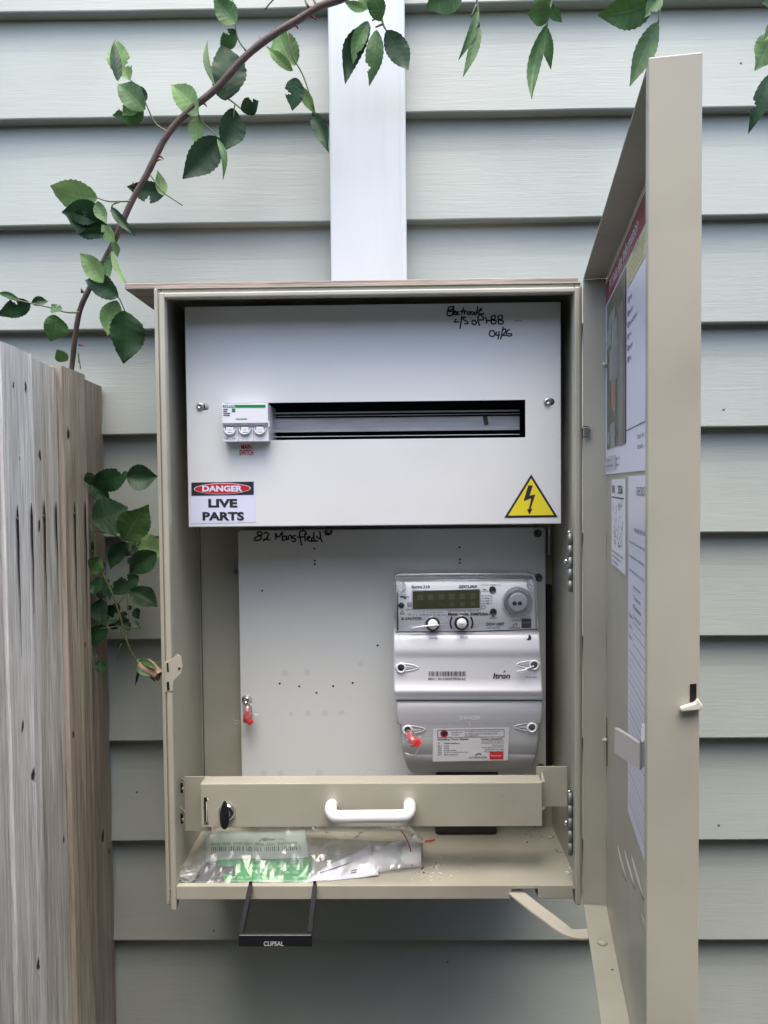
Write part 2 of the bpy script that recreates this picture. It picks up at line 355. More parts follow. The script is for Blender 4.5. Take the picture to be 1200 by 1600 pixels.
def leaf_mat(name, col, vein, rough=0.35, spec=0.5, trans=0.12, vs=0.35):
    m, t, b = nodes(name); L = t.links; N = t.nodes
    uv = N.new('ShaderNodeUVMap'); sp = N.new('ShaderNodeSeparateXYZ'); L.new(uv.outputs[0], sp.inputs[0])
    def ma(op, a, bv=None, c=None):
        n = N.new('ShaderNodeMath'); n.operation = op
        for i, x in enumerate((a, bv, c)):
            if x is None: continue
            if isinstance(x, (int, float)): n.inputs[i].default_value = x
            else: L.new(x, n.inputs[i])
        return n.outputs[0]
    ax = ma('ABSOLUTE', sp.outputs[0])
    ph = ma('MULTIPLY_ADD', ax, -1.1, ma('MULTIPLY', sp.outputs[1], 7.5))
    fr = ma('ABSOLUTE', ma('SUBTRACT', ma('FRACT', ph), 0.5))           # 0 at vein
    side = ma('SMOOTH_MAX', ma('SUBTRACT', 1.0, ma('MULTIPLY', fr, 9.0)), 0.0, 0.05)
    mid = ma('SMOOTH_MAX', ma('SUBTRACT', 1.0, ma('MULTIPLY', ax, 14.0)), 0.0, 0.05)
    vn = ma('MAXIMUM', ma('MULTIPLY', side, 0.55), mid)
    mx = N.new('ShaderNodeMix'); mx.data_type = 'RGBA'; mx.inputs[6].default_value = (*col, 1); mx.inputs[7].default_value = (*vein, 1)
    L.new(ma('MULTIPLY', vn, vs), mx.inputs[0])
    tc = N.new('ShaderNodeTexCoord'); n = N.new('ShaderNodeTexNoise'); n.inputs['Scale'].default_value = 35; n.inputs['Detail'].default_value = 5; L.new(tc.outputs['Object'], n.inputs['Vector'])
    r = N.new('ShaderNodeMapRange'); r.inputs[1].default_value = .3; r.inputs[2].default_value = .7; r.inputs[3].default_value = .7; r.inputs[4].default_value = 1.25; L.new(n.outputs[0], r.inputs[0])
    m2 = N.new('ShaderNodeMix'); m2.data_type = 'RGBA'; m2.blend_type = 'MULTIPLY'; m2.inputs[0].default_value = 1
    L.new(mx.outputs[2], m2.inputs[6]); L.new(r.outputs[0], m2.inputs[7]); L.new(m2.outputs[2], b.inputs['Base Color'])
    b.inputs['Roughness'].default_value = rough; b.inputs['Specular IOR Level'].default_value = spec
    hgt = ma('ADD', ma('MULTIPLY', fr, 1.2), ma('MULTIPLY', mid, -0.5))
    bp = N.new('ShaderNodeBump'); bp.inputs['Strength'].default_value = 0.4; bp.inputs['Distance'].default_value = 0.0004
    L.new(hgt, bp.inputs['Height']); L.new(bp.outputs[0], b.inputs['Normal'])
    tr = N.new('ShaderNodeBsdfTranslucent'); L.new(m2.outputs[2], tr.inputs[0]); ms = N.new('ShaderNodeMixShader'); ms.inputs[0].default_value = trans
    L.new(b.outputs[0], ms.inputs[1]); L.new(tr.outputs[0], ms.inputs[2]); L.new(ms.outputs[0], N['Material Output'].inputs[0])
    return m
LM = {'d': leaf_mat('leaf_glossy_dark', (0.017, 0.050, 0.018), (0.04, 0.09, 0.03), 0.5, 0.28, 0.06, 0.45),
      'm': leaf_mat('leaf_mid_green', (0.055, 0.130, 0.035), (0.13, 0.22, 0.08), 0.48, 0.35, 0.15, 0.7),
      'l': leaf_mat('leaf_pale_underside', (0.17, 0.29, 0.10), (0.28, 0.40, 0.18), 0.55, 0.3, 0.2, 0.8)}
M_cane = mat('rose_cane_bark', (0.085, 0.055, 0.045), 0.5, var=0.45, vscale=60, bump=0.5, bscale=300)
M_twig = mat('rose_twig_green', (0.09, 0.12, 0.05), 0.45, var=0.3, vscale=80)
M_thorn = mat('rose_thorn_red', (0.13, 0.025, 0.03), 0.4)
M_petal = mat('rose_petal_cream', (0.40, 0.27, 0.20), 0.5, var=0.15, vscale=120)

# ------------------------------------------------------------------ setting
g = MB(); g.box(-40, 40, -40, 40, -0.3, 0, mat('damp_soil_path', (0.055, 0.055, 0.05), 0.85, var=0.25, vscale=3, bump=0.4, bscale=60))
tag(g.build('ground'), None, None, kind='structure')

# unseen brick wall added behind the camera to shade the lower boards and tint reflections
def brick_mat():
    m, t, b = nodes('red_brick'); L = t.links
    tc = t.nodes.new('ShaderNodeTexCoord'); mp = t.nodes.new('ShaderNodeMapping'); mp.inputs['Rotation'].default_value = (pi/2, 0, 0)
    L.new(tc.outputs['Object'], mp.inputs[0])
    br = t.nodes.new('ShaderNodeTexBrick'); br.inputs['Color1'].default_value = (0.16, 0.13, 0.11, 1); br.inputs['Color2'].default_value = (0.12, 0.095, 0.08, 1)
    br.inputs['Mortar'].default_value = (0.22, 0.20, 0.18, 1); br.inputs['Scale'].default_value = 1; br.inputs['Brick Width'].default_value = 0.24
    br.inputs['Row Height'].default_value = 0.086; br.inputs['Mortar Size'].default_value = 0.006
    L.new(mp.outputs[0], br.inputs['Vector']); L.new(br.outputs[0], b.inputs['Base Color']); b.inputs['Roughness'].default_value = 0.9; return m
g = MB(); g.box(-16, 16, -0.66, -0.55, 0, 2.12, brick_mat()); g.box(-16, 16, -0.68, -0.53, 2.12, 2.20, mat('wall_coping', (.3, .29, .27), .9, var=.2))
tag(g.build('added_shade_wall'), 'unseen brick wall added behind the camera to shade the weatherboards', 'wall')

# weatherboard wall
ZB0, PITCH, LAP = 2.1370, 0.1412, 0.0245
wb = MB()
nx = 260; xs = [-2.6+5.2*i/nx for i in range(nx+1)]
for k in range(-18, 16):
    zb = ZB0 - k*PITCH; zt = zb + PITCH + 0.004
    if zb < 0: continue
    prof = [(1.045+LAP+.006, zb+0.0004), (1.0470, zb), (1.0456, zb+0.0004), (1.045, zb+0.0018), (1.045+LAP*.30, zb+PITCH*0.34), (1.045+LAP*.60, zb+PITCH*0.68), (1.045+LAP-0.0045, zt)]
    vs = []
    for i, x in enumerate(xs):
        dz = 0.0018*noise.noise(Vector((x*2.3, k*7.1, 0)))+0.0007*noise.noise(Vector((x*9, k*3.3, 5)))
        dy = 0.0018*noise.noise(Vector((x*1.7, k*5.7, 9)))
        for j, (y, z) in enumerate(prof): vs.append((x, y+dy, z+(dz if j < 6 else 0)))
    n = len(prof); fs = []; 
    for i in range(nx):
        for j in range(n-1): fs.append([i*n+j, i*n+j+1, (i+1)*n+j+1, (i+1)*n+j])
    wb.add(vs, fs, M_board, True)
wb.box(-2.6, 2.6, 1.076, 1.14, 0.0, 4.7, M_board)
o = wb.build('weatherboard_wall'); tag(o, 'pale grey green painted weatherboard house wall behind the meter box', 'wall')
# crisp lap edges
for i, p in enumerate(o.data.polygons):
    p.use_smooth = False

nl = MB()
M_nail = mat('painted_nail_head', (.12, .13, .125), .6)
for (x, y) in ((335, 1452), (1122, 1288), (1160, 96), (700, 1510), (212, 1240), (1130, 640)):
    a = P(x, y, 1.05); k_ = math.floor((ZB0-a.z)/PITCH)+1; f_ = (a.z-(ZB0-k_*PITCH))/PITCH; a.y = 1.045+LAP*.88*f_-.0002
    g = MB(); g.lathe(a, (0, -1, 0), [(.0016, -.001), (.0016, .0003), (.0006, .0005)], M_nail, 10); g.build('nail_head', o)

# downpipe
dp = thing('downpipe', (-0.031, 1.02, 1.7300), 'white rectangular metal downpipe running up the boards above the meter box', 'downpipe')
g = MB(); g.box(-0.0805, 0.0178, 1.0, 1.0435, 1.7300, 4.6, M_pipe, 0.003)
g.box(0.0100, 0.0110, 0.9993, 1.0, 1.74, 4.5, M_pipe)
g.build('pipe', dp)

# timber board above the box
g = MB()
M_plank = wood_mat('weathered_plank', (0.36, 0.31, 0.265), (0.26, 0.205, 0.17), (0.34, 0.28, 0.24), axis='X', seed=3)
g.box(-0.3025, 0.2062, 0.868, 1.0435, 1.7222, 1.7290, M_plank, 0.0012)
tag(g.build('timber_board'), 'thin brown timber board lying across the top of the meter box', 'board')

# ------------------------------------------------------------------ paling fence
fe = thing('paling_fence', (-0.41, 0.9, 0), 'weathered grey and brown timber paling fence meeting the wall on the left', 'fence')
palings = [ # y0, y1, top z front, top z back, x face, colours, knots(y,z,r)
    (0.985, 1.050, 1.640, 1.637, -0.3995, ((.40, .345, .285), (.23, .19, .155), (.33, .29, .25)), [(1.03, 1.37, .004), (1.015, 1.03, .006), (1.035, 1.0, .004)]),
    (0.909, 0.981, 1.645, 1.6435, -0.3945, ((.52, .455, .365), (.32, .265, .205), (.46, .415, .345)), [(0.925, 1.565, .005), (0.92, 1.20, .0035), (.96, 1.30, .003)]),
    (0.8385, 0.9075, 1.6435, 1.6405, -0.3990, ((.68, .655, .58), (.40, .37, .31), (.58, .55, .48)), [(0.858, 1.537, .0045), (0.852, 1.458, .004), (.895, 1.08, .003)]),
    (0.768, 0.837, 1.6475, 1.6455, -0.3945, ((.80, .79, .74), (.53, .51, .47), (.70, .69, .64)), [(0.822, 1.607, .0035), (0.793, 1.605, .0025), (.805, 1.53, .002), (.795, 1.25, .0035), (.815, 1.19, .005), (.815, .98, .005)]),
    (0.695, 0.766, 1.648, 1.646, -0.3975, ((.74, .73, .68), (.49, .47, .43), (.64, .625, .58)), [(0.73, 1.4, .004)]),
    (0.622, 0.693, 1.646, 1.648, -0.3970, ((.36, .34, .35), (.24, .22, .23), (.31, .29, .31)), []),
    (0.548, 0.620, 1.647, 1.645, -0.3965, ((.36, .34, .35), (.24, .22, .23), (.31, .29, .31)), []),
]
M_crack = mat('split_in_timber', (0.012, 0.01, 0.009), 0.9)
for i, (y0, y1, zf, zb, xf, cc, kn) in enumerate(palings):
    mt = wood_mat('weathered_paling_%d' % i, *cc, knots=[(a-0.9, b, r) for a, b, r in kn], seed=i*1.7)
    g = MB(); nz_ = 60; ny = 8; th = 0.014
    vs = []; fs = []
    # closed ring of (y,x) around the paling section, swept down in z
    ring = []
    for j in range(ny+1): ring.append((y0+(y1-y0)*j/ny, 0.0))
    ring[0] = (y0+0.0006, -0.0012); ring[-1] = (y1-0.0006, -0.0012)
    ring.insert(1, (y0+0.002, 0)); ring.insert(-1, (y1-0.002, 0))
    ring += [(y1, -th), (y0, -th)]
    n = len(ring)
    for k in range(nz_+1):
        f = k/nz_
        for j, (y, dx) in enumerate(ring):
            zt = zf+(zb-zf)*(y-y0)/(y1-y0)
            z = zt + 0.0012*noise.noise(Vector((y*150, i*3, 1))) if k == 0 else zt*(1-f)+0.03*f
            ex = 0.0012*noise.noise(Vector((y*30, z*1.3, i*9))) + 0.0010*noise.noise(Vector((y*220, z*2, i*5)))
            ey = 0.0016*noise.noise(Vector((z*3.1, i*4, 2 if y < (y0+y1)/2 else 8)))+0.0008*noise.noise(Vector((z*14, i*4, 3 if y < (y0+y1)/2 else 6)))
            vs.append((xf+dx+ex*(1 if j < n-2 else 0), y+ey, z))
    for k in range(nz_):
        for j in range(n): fs.append([k*n+j, k*n+(j+1) % n, (k+1)*n+(j+1) % n, (k+1)*n+j])
    fs.append(list(range(n))[::-1])
    g.add(vs, fs, mt, False)
    if i in (1, 2, 3, 4, 5):
        for q, (fy, zt, zl) in enumerate(((0.36, 1.487-0.004*(i % 2), 0.16), (0.80, 1.484, 0.12+.04*(i == 1)))):
            yc = y0+(y1-y0)*fy; pts = []
            m_ = 16
            Lp, Rp = [], []
            for s_ in range(m_+1):
                t_ = s_/m_; z = zt - zl*t_; wd = (0.0048*(1-t_)**1.2+0.0006)*min(1, t_*9+.15)
                yy = yc+0.0015*noise.noise(Vector((z*25, i, q)))
                Lp.append((xf+0.0016, yy-wd/2-.0, z)); Rp.append((xf+0.0016, yy+wd/2, z))
            g.add(Lp+Rp, [[a, m_+1+a, m_+2+a, a+1] for a in range(m_)], M_crack)
        g.lathe((xf+0.0008, y0+(y1-y0)*.36-.001, 1.468), (1, 0, 0), [(0.0016, 0), (0.0018, .001), (0.0005, .0016)], M_zincd, 10)
    g.build('paling', fe, ['dark brown paling against the wall', 'brown paling with two long splits', 'grey brown paling with knots', 'pale grey paling', None, None, None][i])
M_fr = mat('fence_rail_timber', (.2, .17, .15), .8, var=.3, vscale=30, stretch=(1, .1, 1))
for z in (1.47, 0.95, 0.3):
    g = MB(); g.box(-0.452, -0.4135, 0.2, 1.045, z-0.035, z+0.035, M_fr, 0.002); g.build('fence_rail', fe)

# ------------------------------------------------------------------ METER BOX
YF, YBK = 0.85, 1.01
X0, X1, Z0, Z1 = -0.2662, 0.2078, 1.0290, 1.7205
box = thing('meter_box', (-0.03, 0.95, 1.029), 'beige metal electricity meter box standing open on the weatherboard wall', 'meter box')
g = MB(); T = 0.0016
# walls, back, floor, ceiling (sheet metal)
g.box(X0+.0035, X0+.0035+T, YF+.004, 1.044, Z0, Z1, M_steel)
g.box(X1-.0015-T, X1-.0015, YF+.004, 1.044, Z0, Z1-.001, M_steel)
g.box(X0+.0035+T, X1-.0015-T, YBK, YBK+T, Z0, Z1, M_steel)
g.box(X0+.0035+T, X1-.0015-T, YF+.004, YBK-.0003, 1.0415, 1.0430, M_steel)
g.box(X0+.0035+T, X1-.0015-T, YF+.004, YBK-.0003, Z1-T, Z1-.0003, M_steel)
g.box(X0+.0035+T, X1-.0015-T, YBK+T, 1.044, Z1-T-.002, Z1-.0005, M_steel)
# thin dark seam up the back left corner
g.box(-0.2590, -0.2582, YBK-.0012, YBK-.0002, 1.045, 1.71, M_rubber)
g.build('cabinet_shell', box)
g = MB()  # front rim: outer flange + raised gutter ridge, mitred look
def rim(x0, x1, z0, z1, yf, d, wd, bev):
    g.box(x0, x0+wd, yf, yf+d, z0-.006, z1, M_steel, bev)          # left stile (runs past the sill)
    g.box(x1-wd, x1, yf, yf+d, z0-.001, z1, M_steel, bev)          # right stile
    g.box(x0+wd-.0008, x1-wd+.0008, yf+.0004, yf+d, z1-wd, z1-.0002, M_steel, bev)
rim(X0, X1-.0006, Z0-.001, Z1, YF+.006, .014, .0085, .0022)
rim(X0+.0075, X1-.0036, Z0-.0035, Z1-.0065, YF, .012, .0062, .0016)
# folded sill along the bottom with cut-out for the stay
zs0, zs1 = 1.0322, 1.0478
g.box(X0+.0139, 0.1265, YF+.0003, YF+.0022, zs0, zs1, M_steel, .0007)
g.box(0.1562, X1-.0125, YF+.0003, YF+.0022, zs0, zs1, M_steel, .0007)
g.box(0.1265, 0.1562, YF+.0003, YF+.0022, 1.0440, zs1, M_steel, .0004)
g.box(X0+.0139, X1-.0125, YF+.0022, YF+.008, zs1-.0018, zs1-.0003, M_steel, .0004)
g.box(X0+.0139, 0.1265, YF+.0022, YF+.03, zs0, zs0+.0012, M_steel)
g.box(0.1562, X1-.0125, YF+.0022, YF+.03, zs0, zs0+.0012, M_steel)
g.build('front_rim', box)
g = MB(); g.box(X1-.0010, .2088, YF+.012, YF+.017, Z0+.002, Z1-.004, M_rubber); g.build('dark_gap_strip', box)  # dark strip filling the gap beside the door, its shade put in as colour
# striker plate on the left rim with slots
g = MB()
q = lambda x, y, Y=YF-.0006: P(x, y, Y)
g.prism([q(257, 1034), q(266, 1032), q(277, 1022), q(283, 1026), q(285, 1040), q(283, 1052), q(271, 1064), q(270, 1080), q(258, 1081)], (0, .0012, 0), M_steel, .0003)
g.build('striker_plate', box)
g = MB(); g.prism([q(260, 1036, YF-.001), q(263, 1036, YF-.001), q(264, 1050, YF-.001), q(261, 1050, YF-.001)], (0, .0003, 0), M_black)
g.prism([q(260, 1066, YF-.001), q(264, 1065, YF-.001), q(265, 1078, YF-.001), q(261, 1079, YF-.001)], (0, .0003, 0), M_black)
g.lathe(P(280, 1044, YF-.001), (0, -1, 0), [(.0016, 0), (.0016, .0002)], M_zincd, 10)
g.build('striker_slot', box)

# inner escutcheon (upper white panel) with a slot
YE = 0.90
ex0, ex1, ez0, ez1 = -0.2440, 0.1938, 1.4518, 1.7095
sx0, sx1, sz0, sz1 = -0.1990, 0.1523, 1.5532, 1.5968
esc = MB()
def plate_with_hole(mb, o, h, y, m):
    (a0, a1, c0, c1), (b0, b1, d0, d1) = o, h
    v = [(a0, y, c0), (a1, y, c0), (a1, y, c1), (a0, y, c1), (b0, y, d0), (b1, y, d0), (b1, y, d1), (b0, y, d1)]
    mb.add(v, [[0, 1, 5, 4], [1, 2, 6, 5], [2, 3, 7, 6], [3, 0, 4, 7]], m)
R_ = 0.0014
plate_with_hole(esc, (ex0+R_, ex1-R_, ez0+R_, ez1-R_), (sx0, sx1, sz0, sz1), YE, M_white)
# rounded folded edge back to a 16 mm return
def edge_loop(mb, x0, x1, z0, z1, y, r, depth, m):
    rings = []
    for k in range(5):
        a = pi/2*k/4; rings.append((r*(1-sin(a)), y+r*(1-cos(a))))
    rings.append((0, y+depth))
    vs = []
    for ins, yy in rings: vs += [(x0+ins, yy, z0+ins), (x1-ins, yy, z0+ins), (x1-ins, yy, z1-ins), (x0+ins, yy, z1-ins)]
    fs = []
    for k in range(len(rings)-1):
        for j in range(4): fs.append([k*4+j, (k+1)*4+j, (k+1)*4+(j+1) % 4, k*4+(j+1) % 4])
    mb.add(vs, fs, m, False)
edge_loop(esc, ex0, ex1, ez0, ez1, YE, R_, .016, M_white)
for (a, b) in (((sx0, sz0), (sx1, sz0)), ((sx1, sz0), (sx1, sz1)), ((sx1, sz1), (sx0, sz1)), ((sx0, sz1), (sx0, sz0))):
    esc.quad((a[0], YE, a[1]), (b[0], YE, b[1]), (b[0], YE+.0015, b[1]), (a[0], YE+.0015, a[1]), M_white)
# marker writing at the top right + tiny print
pf = lambda Y: (lambda x, y: P(x, y, Y))
c = lambda pts: [(680+x/8, 470+y/8) for x, y in pts]
wr = [
 [(160, 85), (235, 68), (205, 110), (165, 120)], [(165, 90), (150, 178), (215, 178), (240, 130)], [(235, 70), (215, 170)], [(165, 135), (225, 128)],
 [(225, 150), (262, 138), (240, 128), (228, 160), (262, 172), (285, 150)], [(300, 138), (272, 142), (272, 168), (305, 170)], [(358, 80), (330, 172)], [(310, 132), (372, 126)],
 [(365, 172), (372, 130), (395, 128)], [(425, 135), (405, 142), (405, 165), (430, 168), (438, 145), (425, 135)], [(470, 138), (448, 140), (448, 165), (475, 168), (482, 140)],
 [(532, 68), (520, 172)], [(518, 140), (495, 148), (495, 168), (520, 170)], [(540, 140), (580, 110), (565, 100), (545, 160), (615, 160)],
 [(265, 225), (240, 265), (300, 262)], [(335, 185), (310, 350)], [(385, 212), (355, 205), (352, 232), (400, 262), (405, 285), (365, 285)],
 [(500, 250), (470, 245), (460, 280), (490, 298), (515, 275), (500, 248)], [(600, 200), (560, 170), (538, 200), (535, 250), (555, 315)], [(600, 195), (600, 235), (545, 240)],
 [(632, 195), (645, 285)], [(640, 245), (700, 248)], [(700, 190), (705, 285)], [(700, 195), (745, 185), (745, 225), (705, 238), (760, 250), (750, 285), (700, 288)],
 [(785, 190), (790, 288)], [(785, 192), (835, 185), (835, 225), (792, 238), (848, 252), (840, 285), (788, 290)],
 [(735, 375), (690, 378), (678, 425), (715, 448), (745, 420), (730, 372)], [(770, 385), (760, 430), (810, 425)], [(800, 378), (785, 485)], [(850, 322), (818, 485)],
 [(850, 365), (875, 350), (880, 385), (845, 432), (885, 430)], [(935, 360), (900, 375), (895, 430), (945, 438), (955, 415), (905, 410)]]
for st in wr: stroke(esc, smoothpts([(x, y) for x, y in c(st)]), 2.3, M_marker, pf(YE-.0003))
for r in range(8):
    for cc_ in range(8):
        if random.random() < .0: pass
rpx(esc, 804, 501, 816, 502, YE-.0003, M_ink)
# MAIN SWITCH print
tpx(esc, 'MAIN', 377, 694, 393, 702, YE-.0003, M_redtxt, .03)
tpx(esc, 'SWITCH', 374, 703, 396, 711.5, YE-.0003, M_redtxt, .03)
# fixing holes and screws
for (sx, sy, hx, hy) in ((313, 635, 321, 635.5), (852, 628, 861, 627.5)):
    esc.lathe(P(hx, hy, YE-.0002), (0, -1, 0), [(.0040, 0), (.0040, .0001)], M_steel if sx < 600 else M_zincd, 18)
    esc.box(*(lambda a, b: (min(a.x, b.x), max(a.x, b.x), YE-.00035, YE-.0001, a.z-.0018, a.z+.0018))(P(sx, sy, YE), P(hx, hy, YE)), M_rubber)
E_ = esc.build('inner_cover', box, 'upper white cover panel with a long slot')
g = MB()
for (sx, sy) in ((313, 635), (855, 628)):
    c0 = P(sx, sy, YE); g.lathe(c0, (0, -1, 0), [(.0044, .0002), (.0044, .0018), (.0034, .0030), (.0012, .0031), (.0012, .0018), (.0001, .0018)], M_zinc, 18)
    g.build('fixing_screw', E_); g = MB()
# warning stickers
def sticker_danger():
    g = MB(); Y = YE-.0004
    g.prism([P(298, 818, Y), P(400, 816, Y), P(399, 753, Y), P(298, 755, Y)], (0, .0003, 0), M_vinyl)
    Y2 = Y-.0003
    g.quad(P(299, 774.5, Y2), P(396.5, 773, Y2), P(396.5, 752.5, Y2), P(299, 754, Y2), M_ink)
    def ell(rx, ry, Y, m):
        cx, cy = 347.5, 763.5
        g.add([P(cx+rx*cos(a), cy+ry*sin(a)-(rx*cos(a))*.013, Y) for a in [2*pi*i/40 for i in range(40)]], [list(range(40))[::-1]], m)
    ell(44.5, 8.6, Y2-.0002, M_vinyl); ell(43.3, 7.7, Y2-.0004, M_redp)
    tpx(g, 'DANGER', 316, 758.7, 379, 768.2, Y2-.0006, M_vinyl, bold=.045)
    tpx(g, 'LIVE', 325.5, 779.6, 371, 793, Y2, M_ink, bold=.045)
    tpx(g, 'PARTS', 316.5, 799.8, 381.5, 813.5, Y2, M_ink, bold=.045)
    g.build('danger_sticker', E_)
sticker_danger()
g = MB(); Y = YE-.0004
g.prism([P(788, 809, Y), P(871.5, 808, Y), P(830, 741, Y)], (0, .0003, 0), M_ink, .0)
Y2 = Y-.0002; g.prism([P(794, 805.6, Y2), P(865.5, 804.8, Y2), P(830, 747.5, Y2)], (0, .0002, 0), M_yel, .0)
Y3 = Y2-.0002
bA, bB, bC, bD, bE, bF, bG, bH, bI, bJ, bK = [P(x, y, Y3) for x, y in ((825.5, 758.5), (832.5, 758.3), (827.6, 774.2), (836.6, 772.6), (829.0, 795.1), (832.2, 794.8), (827, 804.2), (823.4, 795.7), (826.2, 795.4), (830.2, 778.6), (818.0, 783.0))]
for q_ in ((bK, bC, bB, bA), (bK, bJ, bD, bC), (bJ, bI, bE, bD), (bH, bG, bF)): g.add(list(q_), [list(range(len(q_)))], M_ink)
g.build('warning_triangle_sticker', E_)
# dark chamber + DIN rail behind the slot
g = MB(); g.box(sx0-.03, sx1+.03, .9990, 1.0, sz0-.05, sz1+.05, M_black)
g.box(sx0-.03, sx1+.012, YE+.018, .9988, sz1+.028, sz1+.030, M_black); g.box(sx0-.03, sx1+.012, YE+.018, .9988, sz0-.032, sz0-.030, M_black)
g.box(sx1+.012, sx1+.014, YE+.018, .9988, sz0-.030, sz1+.028, M_black)
g.build('chassis_tray', box)
g = MB(); Yr = .930
def railbar(y0, y1, Y, m, d=.001): 
    a = P(420, y1, Y); b2 = P(812, y0-1.5, Y); g.box(a.x, b2.x, Y, Y+d, a.z, b2.z, m, .0003)
railbar(641.5, 647, Yr-.007, M_rail); railbar(651, 676, Yr, M_rail); railbar(679.5, 683.5, Yr-.007, M_rail)
g.box(-.165, P(812, 660, Yr).x, Yr-.0062, Yr, P(600, 649.5, Yr).z, P(600, 649, Yr).z, M_rail)
g.build('mounting_rail', box)

# lower white mounting panel
YP = 0.985
px0, px1, pz0, pz1 = -0.2035, 0.1917, 1.075, 1.4428
g = MB()
def rounded(x0, x1, z0, z1, r, Y, n=5):
    o = []
    for cx, cz, a0 in ((x1-r, z0+r, -pi/2), (x1-r, z1-r, 0), (x0+r, z1-r, pi/2), (x0+r, z0+r, pi)):
        for i in range(n+1): a = a0+pi/2*i/n; o.append(Vector((cx+r*cos(a), Y, cz+r*sin(a))))
    return o
g.prism(rounded(px0, px1, pz0, pz1, .005, YP), (0, .010, 0), M_panel, .0008)
for (x, y) in ((491.5, 857), (492, 876), (492, 881.5), (718, 855), (718.5, 874), (718.5, 879.5), (409.5, 923), (590, 1008.5), (437, 1068), (467.5, 1072.5), (494.5, 1082.5), (520.5, 1072), (551, 1067)):
    g.lathe(P(x, y, YP), (0, -1, 0), [(.0014, 0), (.0013, .0002)], M_rubber, 12)
# pressed knock-out rings and faint grime marks
for (x, y, r) in ((578, 1207, 7), (606, 1206.5, 7)):
    pts = [P(x+r*cos(a), y+r*.82*sin(a), YP-.0002) for a in [2*pi*i/24 for i in range(25)]]; g.tube(pts, .00028, M_panel, 5, False)
for (x, y, r) in ((446, 1052, 5), (480, 1051, 5), (563, 1037, 5), (455, 1115, 3.5), (481, 1115, 4.5), (508, 1115, 4.5), (534, 1114, 4.5), (412, 1209, 5), (438, 1209, 5), (498, 1208, 6)):
    g.add([P(x+r*(cos(a)+.15*cos(3*a+x)), y+r*(sin(a)+.12*sin(2*a+y)), YP-.00015) for a in [2*pi*i/18 for i in range(18)]], [list(range(18))[::-1]], M_grime)
# faint rectangular emboss
for (a, b) in (((565, 838), (652, 836.5)), ((652, 836.5), (652, 866)), ((652, 866), (566, 867.5))):
    g.tube([P(*a, YP), P(*b, YP)], .00012, M_panel, 4)
# marker writing
c = lambda pts: [(380+x/6.667, 820+y/6.667) for x, y in pts]
wr = [[(195, 78), (155, 72), (150, 100), (185, 115), (180, 150), (130, 165), (118, 150), (140, 125), (190, 110), (200, 80)],
 [(215, 95), (240, 78), (262, 95), (245, 140), (205, 165), (225, 150), (280, 160)],
 [(340, 155), (338, 85)], [(338, 90), (368, 130), (408, 70)], [(408, 70), (405, 160)], [(445, 115), (410, 130), (412, 160), (445, 150), (450, 115), (455, 158)],
 [(470, 160), (475, 118), (498, 115), (505, 150)], [(548, 112), (515, 120), (520, 140), (548, 150), (540, 172), (505, 172)], [(660, 95), (640, 65), (600, 65), (588, 100), (598, 160), (608, 218)], [(560, 130), (640, 125)],
 [(640, 90), (645, 160), (655, 165)], [(640, 95), (665, 100)], [(665, 145), (695, 130), (680, 120), (665, 150), (700, 172), (720, 160)], [(745, 130), (715, 140), (720, 170), (755, 165)], [(735, 75), (742, 165), (780, 165)], [(800, 65), (805, 130), (822, 180)], [(760, 120), (800, 150)],
 [(885, 62), (850, 70), (860, 85), (900, 90), (890, 105), (850, 100)], [(900, 68), (935, 62)], [(918, 65), (915, 102)]]
for st in wr: stroke(g, smoothpts([(x, y) for x, y in c(st)]), 2.4, M_marker, pf(YP-.0003))
MP = g.build('mounting_panel', box)
def cap_screw(parent, x, y, Y, r=.0042):
    g = MB(); c0 = P(x, y, Y); g.lathe(c0, (0, -1, 0), [(r*1.25, .0001), (r*1.25, .0006), (r, .0007), (r, .0032), (r*.85, .0036), (r*.5, .0036), (r*.5, .0016), (.0001, .0016)], M_zincd, 18); g.build('panel_screw', parent)
cap_screw(MP, 840, 833.5, YP); cap_screw(MP, 841, 902.5, YP); cap_screw(MP, 845, 1199, YP)
g = MB(); c0 = P(386, 1093, YP); g.lathe(c0, (0, -1, 0), [(.0068, .0001), (.0068, .0010), (.0052, .0020), (.0050, .0050), (.0040, .0062), (.0022, .0064), (.0022, .004), (.0001, .004)], M_chrome, 22); g.build('seal_post', MP)
g = MB(); c0 = P(369, 893, 1.0); g.lathe(c0, (0, -1, 0), [(.003, 0), (.003, .003), (.0016, .0045), (.0001, .0045)], M_zincd, 14); g.build('panel_screw', MP)
# black strip as the gap's painted shade + conduit behind the panel's right edge
g = MB(); a = P(853, 914, 1.0); b2 = P(865, 1196, 1.0); g.box(.1935, .2020, .997, 1.0097, b2.z, a.z, M_black); g.build('black_gap_strip', box)
g = MB(); g.tube([P(857.5, 826, .992), P(857.5, 868, .992)], .0026, M_zinc, 12); g.build('hinge_rod', box)

M_hinge = mat('hinge_zinc', (.24, .26, .25), .45, metal=.5)
